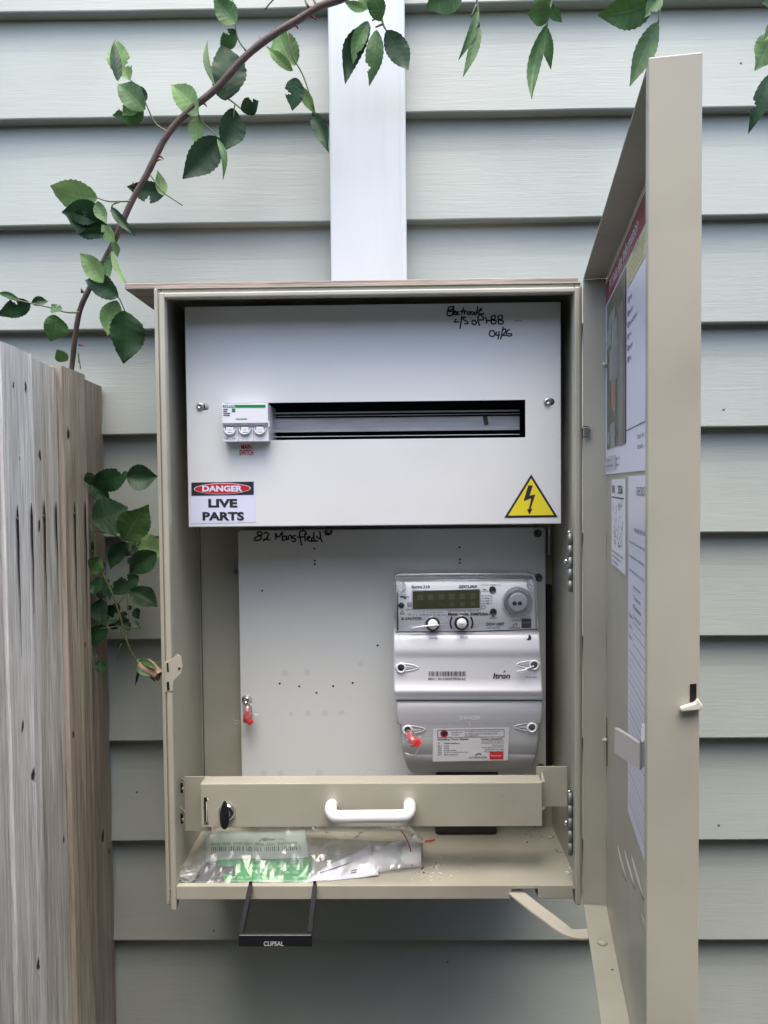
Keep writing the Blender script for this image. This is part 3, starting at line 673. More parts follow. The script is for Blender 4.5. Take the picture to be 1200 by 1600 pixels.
# internal hinges on the right
def hinge(y0, y1):
    g = MB(); Yh = .862; n = 5
    a = P(890, y0, Yh); b2 = P(891, y1, Yh); h = (a.z-b2.z)/n
    for k in range(n):
        z1 = a.z-k*h; g.lathe((a.x+.0005, Yh, z1-h+.0003), (0, 0, 1), [(.0025, 0), (.0025, h-.0006)], M_hinge, 12, True)
    g.box(a.x-.0010, .2026, Yh+.0035, Yh+.0045, b2.z, a.z, M_zincd)
    g.tube([(a.x-.0005, Yh, a.z), (a.x-.0005, Yh, a.z+.0025)], .002, M_chrome, 10)
    h_ = g.build('hinge', box)
    g = MB(); c1 = P(885, (y0+y1)/2-2, .866); g.lathe(c1, (-1, -.3, 0), [(.0028, -.001), (.0028, .001), (.0018, .0026), (.0003, .003)], M_chrome, 12); g.build('rivet', h_)
hinge(833, 925); hinge(1238, 1336)

# locking bar (hasp cover) across the lower part
YB_ = 0.88
bar = MB()
bl, br_, bt, bb_ = P(313, 1226, YB_), P(847, 1222, YB_), P(600, 1224, YB_).z, P(600, 1292, YB_).z
bx0, bx1 = bl.x, br_.x
bar.box(bx0, bx1, YB_, YB_+.0016, bb_, bt, M_steel, .0007)
bar.box(bx0, bx1, YB_+.0008, YB_+.024, bt-.0012, bt+.0002, M_steel, .0005)
bar.box(bx0, bx0+.0014, YB_+.0016, YB_+.024, bb_, bt-.0012, M_steel)
bar.box(bx1-.0014, bx1, YB_+.0016, YB_+.024, bb_+.002, bt-.0012, M_steel)
# wings
bar.box(-.2560, bx0+.006, YB_+.024, YB_+.0256, P(300, 1298, .905).z, P(300, 1213, .905).z, M_steel, .0005)
bar.box(bx1-.002, .2010, YB_+.024, YB_+.0256, P(860, 1260, .905).z, P(860, 1197, .905).z, M_steel, .0005)
# folded gusset at right top
bar.prism([P(846, 1222, .8815), P(846, 1205, .905), P(850, 1222, .884)], (.0012, 0, 0), M_steel)
B_ = bar.build('locking_bar', box)
for yy in (1228, 1276): 
    g = MB(); g.prism([P(283, yy-14, .905), P(289, yy-8, .9), P(284, yy-6, .905)], (0, -.001, 0), M_steel); a = P(284, yy+3, .904); g.box(a.x-.0014, a.x+.0016, .9035, .9042, a.z-.006, a.z+.006, M_black)
    a = P(286, yy+4, .902); g.lathe(a, (0, -1, 0), [(.0016, 0), (.0016, .0012), (.0006, .0018)], M_zinc, 10); g.build('keeper_tab', B_)
g = MB(); a, b2 = P(318.5, 1246, YB_-.0002), P(324.5, 1288, YB_-.0002)
g.box(a.x, b2.x, YB_-.0003, YB_+.0001, b2.z, a.z, M_black)
g.tube([P(324.5, 1288, YB_), P(325.5, 1285, YB_), P(325.5, 1252, YB_), P(324, 1247, YB_)], .0008, M_steel, 6); g.tube([P(318.5, 1262, YB_), P(323, 1252, YB_), P(323, 1283, YB_), P(320, 1288, YB_)], .0008, M_steel, 6)
g.build('padlock_slot', B_)
# barrel lock
g = MB(); c0 = P(355, 1268, YB_); g.lathe(c0, (0, -1, 0), [(.0100, 0), (.0100, .002), (.0088, .0045), (.0070, .0055), (.0062, .0050), (.0062, .0030), (.0001, .0030)], M_chrome, 28)
g.box(c0.x-.0012, c0.x+.0012, YB_-.0036, YB_-.0029, c0.z-.005, c0.z+.005, M_black)
g.build('barrel_lock', B_)
# D handle
g = MB(); r = .0070
def Hn(x, y, Y): return P(x, y, Y)
pp = [Hn(519, 1258, .880), Hn(518.5, 1258.5, .872), Hn(517.5, 1260, .862), Hn(517, 1266, .8535), Hn(521, 1273.5, .8495), Hn(531, 1276, .8485), Hn(579, 1275.5, .848), Hn(625, 1275, .8485), Hn(636, 1272.5, .8495), Hn(640, 1265, .8535), Hn(640, 1259, .862), Hn(640, 1257, .872), Hn(640, 1257, .880)]
sm = smoothpts(pp, 5); g.tube(sm, r, M_handle, 18)
g.build('handle', B_)
# key hanging from the lock
g = MB(); c0 = P(352, 1268, .872)
g.box(c0.x-.0010, c0.x+.0012, .868, .8795, c0.z-.003, c0.z+.003, M_chrome)
ol = []
for i in range(24):
    a = 2*pi*i/24; ol.append(P(350.5+7.2*cos(a)*(1+.25*sin(a)), 1274.5+22.5*sin(a), .866))
g.prism(ol, (0, .0035, 0), M_blackpl, .0012, True)
tag(g.build('key'), 'black plastic headed key left in the round lock of the bar', 'key')

# ------------------------------------------------------------------ DOOR (part of the box)
HX, HY = 0.2330, 0.85
UX, UY = -0.1622, -0.9868; NX, NY = -0.9868, 0.1622; DL = 0.444; DZ0, DZ1 = 1.0238, 1.7240
DM = Matrix(((UX, NX, 0, HX), (UY, NY, 0, HY), (0, 0, 1, 0), (0, 0, 0, 1)))   # local (u, w, z)
U3, N3 = Vector((UX, UY, 0)), Vector((NX, NY, 0))
def D(u, w_, z): return DM @ Vector((u, w_, z))
def PDo(px, py, w_=0.0):
    d = RM @ Vector(((px-600)/1200, -(py-800)/1200, -1)); o = D(0, w_, 0); t = (o-CAMP).dot(N3)/d.dot(N3); p = CAMP+d*t
    return ((p-Vector((HX, HY, 0))).dot(U3), p.z)
door = MB(); LW = .0255
# DM mirrors handedness (u,w,z) -> flip is harmless for thin boxes
door.box(0, DL, -.0014, 0, DZ0, DZ1, M_steel, .0006, DM)
door.box(DL-.0014, DL+.0002, -.0016, LW, DZ0, DZ1, M_steel, .0007, DM)
door.box(-.0002, .0014, .0002, LW, DZ0+.0018, DZ1-.0018, M_steel, .0006, DM)
door.box(-.0001, DL-.0016, .0002, LW-.0004, DZ1-.0016, DZ1-.0001, M_steel, .0006, DM)
door.box(.004, DL-.0016, .0002, LW-.0004, DZ0+.0001, DZ0+.0016, M_steel, .0006, DM)
door.box(DL-.010, DL-.0016, LW-.0014, LW-.0002, DZ0+.002, DZ1-.002, M_steel, .0005, DM)      # safe-edge return
DO = door.build('door', box, 'open door of the box')
for p in DO.data.polygons: pass
# continuous seam beads and pins on the hinge lip
def dsub(name, g): return g.build(name, DO)
for y in (570, 1157):
    g = MB(); c1 = P(945, y, .838)
    g.lathe(c1, (-.4, -1, 0), [(.0030, -.003), (.0030, 0), (.0022, .0018), (.0004, .0024)], M_steel, 14)
    g.tube([P(948, y-36, .8405), P(948.5, y+40, .8405)], .0005, M_rubber, 5); dsub('hinge_pin', g)
g = MB(); g.tube([P(911, 666, .850), P(920, 667, .85), P(922, 672, .85), P(920, 682, .85), P(911, 683, .85)], .0006, M_black, 5); g.box(*(lambda a, b: (a.x, b.x, .8475, .8490, b.z, a.z))(P(912, 668, .85), P(921, 682, .85)), M_zinc, .0004); dsub('hinge_bracket', g)
# latch tongue through the free edge lip
g = MB(); uL = DL+.0003
def PL(px, py, off=0.0):     # point on the free lip outer face
    d = RM @ Vector(((px-600)/1200, -(py-800)/1200, -1)); o = D(DL+off, 0, 0); t = (o-CAMP).dot(U3)/d.dot(U3); return CAMP+d*t
g.prism([PL(1078, 1069, .0004), PL(1088, 1068, .0004), PL(1088, 1096, .0004), PL(1078, 1097, .0004)], U3*.0003, M_black)
g.build('latch_slot', DO)
g = MB(); g.prism([PL(1061, 1103, .001), PL(1084, 1096, .001), PL(1089, 1089, .001), PL(1097, 1101, .001), PL(1093, 1107, .001), PL(1062, 1110, .001)], U3*.0035, mat('cream_tongue', (.62, .59, .5), .35), .0008); g.build('latch_tongue', DO)
# inner latch lever plate
g = MB(); M_lev = mat('grey_beige_lever', (.44, .42, .37), .35)
zt, zb_ = 1.3325, 1.3165
def zz(px, py, Y): return P(px, py, Y).z
path = [(P(963, 1160, .524)), (P(985, 1166, .506)), (P(1001, 1172, .492)), (P(1005, 1168, .500)), (P(1006, 1160, .530)), (P(1022, 1158, .550))]
g2 = [Vector((p.x, p.y)) for p in path]; off = []
hh = zz(963, 1140, .52)-zz(963, 1179, .52); ztop = zz(963, 1140, .52)
vs = []
for i, p in enumerate(g2):
    t_ = (g2[min(i+1, 5)]-g2[max(i-1, 0)]).normalized(); nn = Vector((-t_.y, t_.x))*.0014
    for sgn in (1, -1):
        qq = p+nn*sgn; vs.append((qq.x, qq.y, ztop)); vs.append((qq.x, qq.y, ztop-hh))
fs = []
for i in range(5):
    a = i*4; b2 = a+4
    fs += [[a, b2, b2+1, a+1], [a+2, a+3, b2+3, b2+2], [a, a+2, b2+2, b2], [a+1, b2+1, b2+3, a+3]]
fs += [[0, 1, 3, 2], [20, 22, 23, 21]]
g.add(vs, fs, M_lev); g.build('latch_lever', DO)
g = MB(); p0 = P(966, 1159, .525); p1 = P(948, 1158, .838)
# louvres
for (a, b2) in (((965, 1320), (980, 1377)), ((976, 1326), (993, 1390)), ((987, 1335), (1007, 1407)), ((1003, 1425), (1019, 1486))):
    ua, za = PDo(*a); ub, zb2 = PDo(*b2)
    g = MB(); n = 12; vs = []; fs = []
    for i in range(n+1):
        t_ = i/n; u = ua+(ub-ua)*t_; hgt = .0020*math.sin(pi*t_)**.35
        for (dz, dw) in ((.0026, .0003), (.0012, hgt*.8), (-.0006, hgt), (-.0008, .0003)): vs.append(D(u, dw, (za+zb2)/2+dz))
    for i in range(n):
        for j in range(3): fs.append([i*4+j, i*4+j+1, i*4+j+5, i*4+j+4])
    g.add(vs, fs, M_steel, True)
    g.quad(D(ua+.002, .0005, (za+zb2)/2-.0025), D(ub-.002, .0005, (za+zb2)/2-.0025), D(ub-.002, .0005, (za+zb2)/2-.001), D(ua+.002, .0005, (za+zb2)/2-.001), M_black)
    g.build('louvre', DO)
g = MB(); c1 = P(941, 1449, .778); c1.z = DZ0+.0016; g.lathe(c1, (0, 0, 1), [(.0052, 0), (.0050, .0014), (.0036, .0030), (.0010, .0036)], M_steel, 18); g.build('stay_rivet', DO)
g = MB()
for (x, y) in ((936, 1470), (957, 1515)):
    u, v = 0, 0; d = RM @ Vector(((x-600)/1200, -(y-800)/1200, -1)); t_ = (DZ0+.0018-1.5)/d.z; g = MB(); g.lathe(CAMP+d*t_, (0, 0, 1), [(.0012, 0), (.0012, .0001)], M_rubber, 8); g.build('drain_hole', DO)

# stay arm between box sill and door
g = MB(); zst = 1.0400
def gz(px, py, z):
    d = RM @ Vector(((px-600)/1200, -(py-800)/1200, -1)); t_ = (z-1.5)/d.z; return CAMP+d*t_
mid = [(803, 1391), (830, 1413), (858, 1434), (878, 1449), (893, 1457), (910, 1459), (940, 1455)]
zl = [1.0395, 1.036, 1.032, 1.028, 1.025, 1.0225, 1.0212]
cl = smoothpts([tuple(gz(x, y, z)) for (x, y), z in zip(mid, zl)], 4); n = len(cl); vs = []; wd = .0085
for i, p in enumerate(cl):
    t_ = (cl[min(i+1, n-1)]-cl[max(i-1, 0)]).normalized(); nn = Vector((-t_.y, t_.x, 0)).normalized()*wd
    for sgn in (1, -1):
        for dz in (0, -.002): vs.append(p+nn*sgn+Vector((0, 0, dz)))
fs = []
for i in range(n-1):
    a = i*4; b2 = a+4; fs += [[a, b2, b2+2, a+2], [a+1, a+3, b2+3, b2+1], [a, a+1, b2+1, b2], [a+2, b2+2, b2+3, a+3]]
fs += [[0, 2, 3, 1], [(n-1)*4, (n-1)*4+1, (n-1)*4+3, (n-1)*4+2]]
g.add(vs, fs, mat('cream_stay_steel', (.50, .47, .39), .4, var=.05), False); g.build('stay_arm', box)

# ------------------------------------------------------------------ papers on the door
def dquad(g, u0, z0, u1, z1, w_, m): g.quad(D(u0, w_, z0), D(u1, w_, z0), D(u1, w_, z1), D(u0, w_, z1), m)
def dtext(g, st, u0, z0, u1, z1, w_, m, bold=0.0): text(g, st, D(u0, w_, z0), U3, ZU, u1-u0, z1-z0, m, bold)
def dline(g, u0, z, u1, th, w_, m): dquad(g, u0, z-th/2, u1, z+th/2, w_, m)
w1 = .0016
M_inkl = mat('thin_grey_rule', (0.22, 0.22, 0.25), 0.5)
g = MB(); pu0, pu1, pz_0, pz_1 = .0035, .300, 1.5085, 1.7165
g.prism([D(pu0, w1-.0006, pz_0), D(pu1, w1-.0006, pz_0), D(pu1, w1-.0006, pz_1), D(pu0, w1-.0006, pz_1)], N3*.0005, M_paper)
w2 = w1+.0003
dquad(g, .008, 1.691, .294, 1.7135, w2, M_maroon); dtext(g, 'PV Solar site Information', .045, 1.6965, .245, 1.7085, w2+.0003, M_vinyl, .01)
M_aer = mat('aerial_print_field', (.085, .095, .065), .3, var=.6, vscale=70); M_aer2 = mat('aerial_print_roof', (.28, .31, .30), .3, var=.4, vscale=120); M_aer3 = mat('aerial_print_road', (.17, .165, .15), .3, var=.3, vscale=80)
M_or = mat('orange_print', (.5, .16, .04), .3)
dquad(g, .018, 1.535, .172, 1.688, w2, M_aer); w3 = w2+.0003
for (a, b2, c_, d_, m) in ((.050, 1.60, .082, 1.655, M_aer2), (.060, 1.57, .074, 1.64, M_aer2), (.035, 1.605, .052, 1.63, M_aer2), (.092, 1.534, .120, 1.66, M_aer3), (.122, 1.534, .129, 1.678, M_aer3), (.040, 1.535, .070, 1.556, M_aer2), (.050, 1.573, .075, 1.597, M_or), (.020, 1.54, .036, 1.548, M_aer2), (.076, 1.60, .088, 1.65, M_aer2), (.020, 1.64, .046, 1.655, M_aer2), (.030, 1.66, .070, 1.668, M_aer2)): dquad(g, .018+(a-.013)*1.3, b2, .018+(c_-.013)*1.3, min(d_+.004, 1.687), w3, m)
dquad(g, .179, 1.667, .292, 1.689, w2, M_cream)
for k, st_ in enumerate(('WARNING', 'This installation has a solar system.', 'Isolate both supplies before working', 'on the switchboard. Solar cables may', 'remain live at all times in daylight.')): dtext(g, st_, .186+(.03 if k == 0 else 0), 1.6855-k*.0040, (.25 if k == 0 else .285-.004*k), 1.6878-k*.0040, w3, M_inkg)
dtext(g, 'Legend', .182, 1.652, .205, 1.659, w2, M_ink)
for k, tname in enumerate(('Inverter', 'Main switchboard', 'Array', 'Isolator', 'Meter')):
    z = 1.642-k*.0098; dquad(g, .182, z, .187, z+.005, w2, (M_redp, M_inkg, M_ink, M_inkg, M_ink)[k]); dtext(g, tname, .191, z, .191+.0028*len(tname), z+.0045, w2, M_ink)
dquad(g, .010, 1.5125, .098, 1.527, w2, mat('grey_print_box', (.5, .5, .56), .3)); 
for k in range(2): dtext(g, ('Site layout', 'Switchboard drawing')[k], .016, 1.5215-k*.006, .055+.02*k, 1.5245-k*.006, w3, M_inkg); dtext(g, ('Issue A', 'Sheet 1')[k], .102, 1.5215-k*.006, .130, 1.5245-k*.006, w3, M_inkg)
dline(g, .138, 1.545, .294, .0008, w2, M_inkg); dtext(g, 'Scan for', .24, 1.534, .275, 1.538, w2, M_inkg); dtext(g, 'details', .24, 1.526, .268, 1.530, w2, M_inkg)
tag(g.build('laminated_notice'), 'laminated site sheet with maroon heading stuck at the top of the open door', 'notice')
g = MB()
ta, tz1 = PDo(957, 749); tb, _ = PDo(978.5, 760)
tz0 = PDo(957, 880)[1]
g.prism([D(ta, .0004, tz0), D(tb, .0004, tz0), D(tb, .0004, tz1), D(ta, .0004, tz1)], N3*.0005, M_paper2)
dtext(g, 'KPN', ta+.008, tz1-.014, ta+.03, tz1-.006, .0013, M_ink, .02); dtext(g, '2526', ta+.055, tz1-.014, ta+.09, tz1-.006, .0013, M_ink, .02); dline(g, ta+.006, tz1-.018, tb-.006, .0012, .0013, M_ink)
random.seed(3)
for k in range(46):
    u = random.uniform(ta+.012, tb-.012); z = random.uniform(tz0+.02, tz1-.025); an = random.uniform(0, pi); l = random.uniform(.003, .009)
    dx, dz = l*cos(an), l*sin(an); nn = (-.0006*sin(an), .0006*cos(an))
    g.quad(D(u+nn[0], .0013, z+nn[1]), D(u-nn[0], .0013, z-nn[1]), D(u+dx-nn[0], .0013, z+dz-nn[1]), D(u+dx+nn[0], .0013, z+dz+nn[1]), M_inkg)
for k, st_ in enumerate(('Earth electrode location', 'see reverse of this card', 'for details')): dtext(g, st_, ta+.008, tz0+.013-k*.005, tb-.012-.02*k, tz0+.016-k*.005, .0013, M_inkg)
tag(g.build('paper_tag'), 'small white card with sketched plan below the laminated sheet', 'card')
g = MB(); fa, fz1 = PDo(983, 744); fz0 = PDo(984, 1272)[1]; fb = fa+.214
g.prism([D(fa, .0002, fz0), D(fb, .0002, fz0), D(fb, .0002, fz1), D(fa, .0002, fz1)], N3*.0005, M_paper)
wf = .0011
dtext(g, 'CHECKLIST', fa+.05, fz1-.016, fa+.10, fz1-.009, wf, M_ink)
for k, (a, b2, dz, st_) in enumerate(((.04, .16, .044, 'INVERTER ENERGY SYSTEM'), (.008, .18, .056, 'Record of all test and inspection work carried out on'), (.008, .19, .068, 'the electrical installation. Complete one row for each'), (.008, .17, .080, 'visit and keep this sheet inside the meter box'))): dtext(g, st_, fa+a, fz1-dz-.002, fa+b2, fz1-dz+.0012, wf, M_inkg)
for k, st_ in enumerate(('Inspector', 'Customer', 'Date', 'Contractor')): dtext(g, st_, fa+.035, fz1-.094-k*.008, fa+.075, fz1-.0905-k*.008, wf, M_inkg); dtext(g, 'Yes    No', fa+.10, fz1-.094-k*.008, fa+.14, fz1-.0905-k*.008, wf, M_inkg)
for k in range(3): dtext(g, ('Address', 'Licence', 'Remarks')[k], fa+.008, fz1-.121-k*.009, fa+.03, fz1-.1175-k*.009, wf, M_inkg); dline(g, fa+.034, fz1-.122-k*.009, fa+.2, .0005, wf, M_inkg)
z = fz1-.15; k = 0
while z > fz0+.012:
    dline(g, fa+.010, z, fb-.008, .0008 if k % 4 == 0 else .0004, wf, M_inkl); z -= .0066; k += 1
tag(g.build('log_sheet'), 'long ruled paper form on the open door behind its free edge', 'paper form')

# ------------------------------------------------------------------ circuit breaker
br = thing('circuit_breaker', (-0.172, 0.885, 1.574), 'three pole white circuit breaker with green stripe at left end of the slot', 'circuit breaker')
Yk = .875; a = P(345, 630, Yk); b2 = P(417.5, 689, Yk); kx0, kx1, kz1, kz0 = a.x, b2.x, a.z, b2.z
zm = P(380, 661, Yk).z
g = MB(); g.box(kx0, kx1, .885, .938, kz0+.0004, kz1-.0004, M_wpl, .0006); g.box(kx0-.0004, kx1+.0003, Yk, .886, zm, kz1, M_wpl, .0008)
g.box(kx0, kx1, .879, .886, kz0, zm-.0030, M_wpl, .0006)
for k in (1, 2): xx = kx0+(kx1-kx0)*k/3; g.box(xx-.00015, xx+.00015, .8788, .8792, kz0, zm-.003, M_inkg)
g.prism([(kx0+.0002, .8754, zm-.0001), (kx0+.0002, .8788, zm-.0036), (kx0+.0002, .884, zm-.0036), (kx0+.0002, .884, zm-.0001)], (kx1-kx0-.0004, 0, 0), M_wpl)
g.prism([(kx1+.0001, .8765, zm-.004), (kx1+.0001, .8765, zm+.003), (kx1+.0001, .884, zm+.003)], (.0015, 0, 0), M_wpl)
KB = g.build('body', br)
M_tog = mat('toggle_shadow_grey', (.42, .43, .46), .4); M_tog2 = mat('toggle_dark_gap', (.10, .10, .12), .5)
g = MB(); Y = Yk-.0003
rpx(g, 346.5, 631.5, 413.5, 636, Y, M_green); tpx(g, 'CLIPSAL', 348, 631.8, 366, 635.4, Y-.0002, M_vinyl, .03)
rpx(g, 360.5, 637.5, 366, 643, Y, M_green)
for k, wd in enumerate((7, 6, 11, 10)): rpx(g, 347, 638.2+3.1*k, 347+wd, 639.8+3.1*k, Y, M_inkg)
rpx(g, 366.5, 653.3, 384.5, 654.6, Y, M_green)
g.build('printed_face', br); g = MB()
tpx(g, 'C50', 348.5, 683, 355, 686, .8787, M_inkg); tpx(g, '415V~', 361, 684, 368, 686, .8787, M_inkg)
g.build('rating_print', br)
for k in range(3):
    xc = kx0+(kx1-kx0)*(k+.5)/3-.0008; zc = zm-.0100
    g = MB()
    n = 14; vs = []; fs = []
    for i in range(n+1):
        a = pi*i/n; dx = .0080*cos(a); dzz = -.0085*sin(a)
        vs += [(xc+dx, .8789, zc+.0045+dzz), (xc+dx*.90, .8758, zc+.0045+dzz*.86), (xc+dx*.74, .8752, zc+.0045+dzz*.72), (xc+dx*.66, .8800, zc+.0045+dzz*.60)]
    for i in range(n):
        for j in range(3): fs.append([i*4+j, i*4+j+1, i*4+j+5, i*4+j+4])
    g.add(vs, fs, M_wpl, True)
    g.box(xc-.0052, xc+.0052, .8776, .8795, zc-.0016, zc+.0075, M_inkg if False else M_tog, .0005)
    g.box(xc-.0044, xc+.0044, .8768, .8779, zc+.0002, zc+.0062, M_wpl, .0006)
    g.box(xc-.0050, xc-.0046, .8772, .8779, zc-.001, zc+.0068, M_tog2); g.box(xc+.0046, xc+.0050, .8772, .8779, zc-.001, zc+.0068, M_tog2); g.box(xc-.0046, xc+.0046, .8772, .8779, zc+.0066, zc+.0074, M_tog2)
    text(g, '1 ON', (xc-.0024, .8766, zc+.0022), XR, ZU, .0042, .0013, M_inkg)
    g.build('toggle', br)
br.location.y += .006
# small green/yellow wire end hanging behind the slot
g = MB(); g.prism([P(752, 638, .93), P(759, 638, .93), P(763.5, 663, .928), P(757, 664, .928)], (0, .0015, 0), mat('green_strip', (.015, .07, .02), .5), .0003)
g.tube([P(755, 628, .945), P(755, 640, .931)], .002, M_blackpl, 6)
tag(g.build('cable_tail'), 'short dark green strip of cable hanging in the slot near its right end', 'cable')

# ------------------------------------------------------------------ electricity meter
me = thing('electricity_meter', (0.085, .985, 1.14), 'grey and white digital electricity meter with clear cover on the lower panel', 'electricity meter')
def loft(g, rows, m, back=.9845, rr=2.2, smooth=True, nxs=10):
    """rows: (py, xl, xr, Y) down the face; sides fall back to the panel with a small radius"""
    vs = []; 
    cols = [(-0.0, back), (0.0, None)]
    nr = len(rows)
    W_ = []
    for (py, xl, xr, Y) in rows:
        line = [P(xl, py, back)]
        line[0] = Vector((P(xl-1.2, py, Y).x, back, P(xl, py, Y).z))
        line.append(P(xl-1.0, py, Y+.004)); line.append(P(xl-.4, py, Y+.0015)); line.append(P(xl+1.2, py, Y+.0003))
        for k in range(nxs+1): line.append(P(xl+2.5+(xr-xl-5)*k/nxs, py, Y-.0000))
        line.append(P(xr-1.2, py, Y+.0003)); line.append(P(xr+.4, py, Y+.0015)); line.append(P(xr+1.0, py, Y+.004))
        line.append(Vector((P(xr+1.2, py, Y).x, back, P(xr, py, Y).z)))
        W_.append(line)
    n = len(W_[0]); fs = []
    for l in W_: vs += l
    for i in range(nr-1):
        for j in range(n-1): fs.append([i*n+j, (i+1)*n+j, (i+1)*n+j+1, i*n+j+1])
    fs.append([j for j in range(n)]); fs.append([(nr-1)*n+j for j in range(n)][::-1])
    g.add(vs, fs, m, smooth)
g = MB()
YM = .930
loft(g, [(909, 620, 833, YM+.004), (910.5, 619.5, 834, YM), (950, 620, 835.5, YM), (986, 621, 838, YM), (990, 621, 838, YM+.003)], M_face)
M1 = g.build('faceplate', me)
g = MB(); Yd = YM-.0005
M_scr = mat('screen_surround', (.5, .5, .56), .35)
rpx(g, 643, 922, 751.5, 953.5, Yd, M_scr)
g.prism([P(645, 952, Yd-.0002), P(749.5, 950, Yd-.0002), P(749.5, 920.5, Yd-.0002), P(645, 924, Yd-.0002)], (0, .0002, 0), M_lcd)
for k in range(6):
    x = 652+k*16.5
    g.prism([P(x, 938-k*.4, Yd-.0003), P(x+9, 937.6-k*.4, Yd-.0003), P(x+9, 929-k*.4, Yd-.0003), P(x, 929.4-k*.4, Yd-.0003)], (0, .0001, 0), M_lcd2)
    if k > 2: g.prism([P(x+1, 949-k*.4, Yd-.0003), P(x+8, 948.6-k*.4, Yd-.0003), P(x+8, 942-k*.4, Yd-.0003), P(x+1, 942.4-k*.4, Yd-.0003)], (0, .0001, 0), M_lcd2)
g.build('display', me)
g = MB(); Y = YM-.0006
tpx(g, 'Sprint 210', 643, 914.5, 671.5, 920.2, Y, M_ink, .03)
tpx(g, 'SECURE', 716.5, 914.3, 746, 919, Y, M_ink, .03, .2)
tpx(g, 'Meter code: 30MP5/0A1', 700, 956.8, 765, 961.8, Y, M_ink, .03)
tpx(g, 'Type code: SPM40   RMP / 3 W', 700, 953.6, 748, 955.8, Y, M_inkg)
tpx(g, '3 P 3 W / 4 W   5 (100)A(6) 4 (7h-5)', 645.5, 955.5, 692, 958, Y, M_inkg)
tpx(g, '3 x 240/415 V 50 Hz', 645.5, 959.3, 697, 961.8, Y, M_inkg)
tpx(g, 'CAUTION', 633, 964, 658.5, 968.6, Y, M_ink, .03)
tpx(g, 'DZ411037', 759.5, 972.8, 788, 977.6, Y, M_ink, .03)
tpx(g, 'Year: 06/2024', 760, 979.5, 781.5, 982, Y, M_inkg)
tpx(g, 'Part no: SM4028-C24', 752.5, 912.8, 783, 915, Y, M_inkg)
for k, s_ in enumerate(('000 1kWh/imp', '1Q 0.8ML17', '1Q 0.8ML17', '1Q 0.8ML17')): tpx(g, s_, 752, 930+4*k, 769, 932.2+4*k, Y, M_ink, .02)
tpx(g, '1000', 754, 920, 760, 922.2, Y, M_ink, .02); tpx(g, 'imp/kWh', 752.5, 922.8, 763.5, 924.8, Y, M_ink, .02)
tpx(g, '1000', 767.5, 962.6, 773, 964.6, Y, M_ink, .02); tpx(g, 'imp/kVArh', 764.5, 965, 777.5, 967, Y, M_ink, .02)
tpx(g, 'athena', 630, 931, 639, 934, Y, M_inkg, .02); tpx(g, 'UCS', 637, 958.5, 643, 961.3, Y, M_ink, .01)
def outline(x0, y0, x1, y1, th=.8):
    rpx(g, x0, y0, x1, y0+th, Y, M_inkg); rpx(g, x0, y1-th, x1, y1, Y, M_inkg); rpx(g, x0, y0+th, x0+th, y1-th, Y, M_inkg); rpx(g, x1-th, y0+th, x1, y1-th, Y, M_inkg)
outline(636.5, 941.5, 643, 948); outline(638.3, 943.3, 641.2, 946.2, .6); outline(752.5, 946, 758.5, 951, .6)
def tri(cx, cy, r):
    for k in range(3):
        a0, a1 = -pi/2+k*2*pi/3, -pi/2+(k+1)*2*pi/3
        stroke(g, [(cx+r*cos(a0), cy+r*sin(a0)), (cx+r*cos(a1), cy+r*sin(a1))], .8, M_inkg, pf(Y))
tri(628.5, 957.5, 3.8); tri(629, 967, 2.8); rpx(g, 628.6, 965.5, 629.4, 968, Y, M_inkg)
stroke(g, smoothpts([(625, 933), (629, 932), (634, 936)]), 2.0, M_ink, pf(Y)); stroke(g, [(632, 953), (643, 952.6)], .6, M_inkg, pf(Y)); stroke(g, [(637.5, 950), (637.5, 955)], .6, M_inkg, pf(Y))
stroke(g, smoothpts([(801, 979), (803, 975.5), (808, 974.5), (806, 978.5)]), .9, M_ink, pf(Y)); tpx(g, 'CitiPower', 795, 979.6, 813.5, 982.4, Y, M_ink, .02); tpx(g, 'Owned by', 800, 968, 813, 970, Y, M_inkg)
rpx(g, 815, 966.5, 830, 981.5, Y, M_inkg); tpx(g, 'Powercor', 817, 971.5, 828, 974, Y-.0002, M_scr)
g.build('printed_markings', me)
for (x, y) in ((769.5, 921.5), (770.8, 956)):
    g = MB(); g.lathe(P(x, y, YM), (0, -1, 0), [(.0042, 0), (.0042, .0012), (.0035, .0016), (.0032, .0009), (.0001, .0009)], M_blackpl, 18); g.build('pulse_lamp', me)
# optical port
g = MB(); c0 = P(808, 940, YM)
g.lathe(c0, (0, -1, 0), [(.0195, 0), (.0195, .0012), (.0180, .0022), (.0176, .0012), (.0148, .0012), (.0145, .0045), (.0138, .0045), (.0136, .0012), (.0135, .0010)], M_face, 36)
g.lathe(c0, (0, -1, 0), [(.0175, .0052), (.0172, .0062), (.0162, .0064)], M_rim, 36)
g.lathe(c0, (0, -1, 0), [(.0118, .001), (.0118, .0065), (.0108, .0078), (.0088, .0080), (.0001, .0080)], mat('port_grey', (.46, .47, .52), .35), 32)
for dx in (-4.2, 4.2): g.lathe(P(808+dx, 942.5, YM-.0085), (0, -1, 0), [(.0025, 0), (.0025, .0004)], M_black, 14)
g.build('optical_port', me)
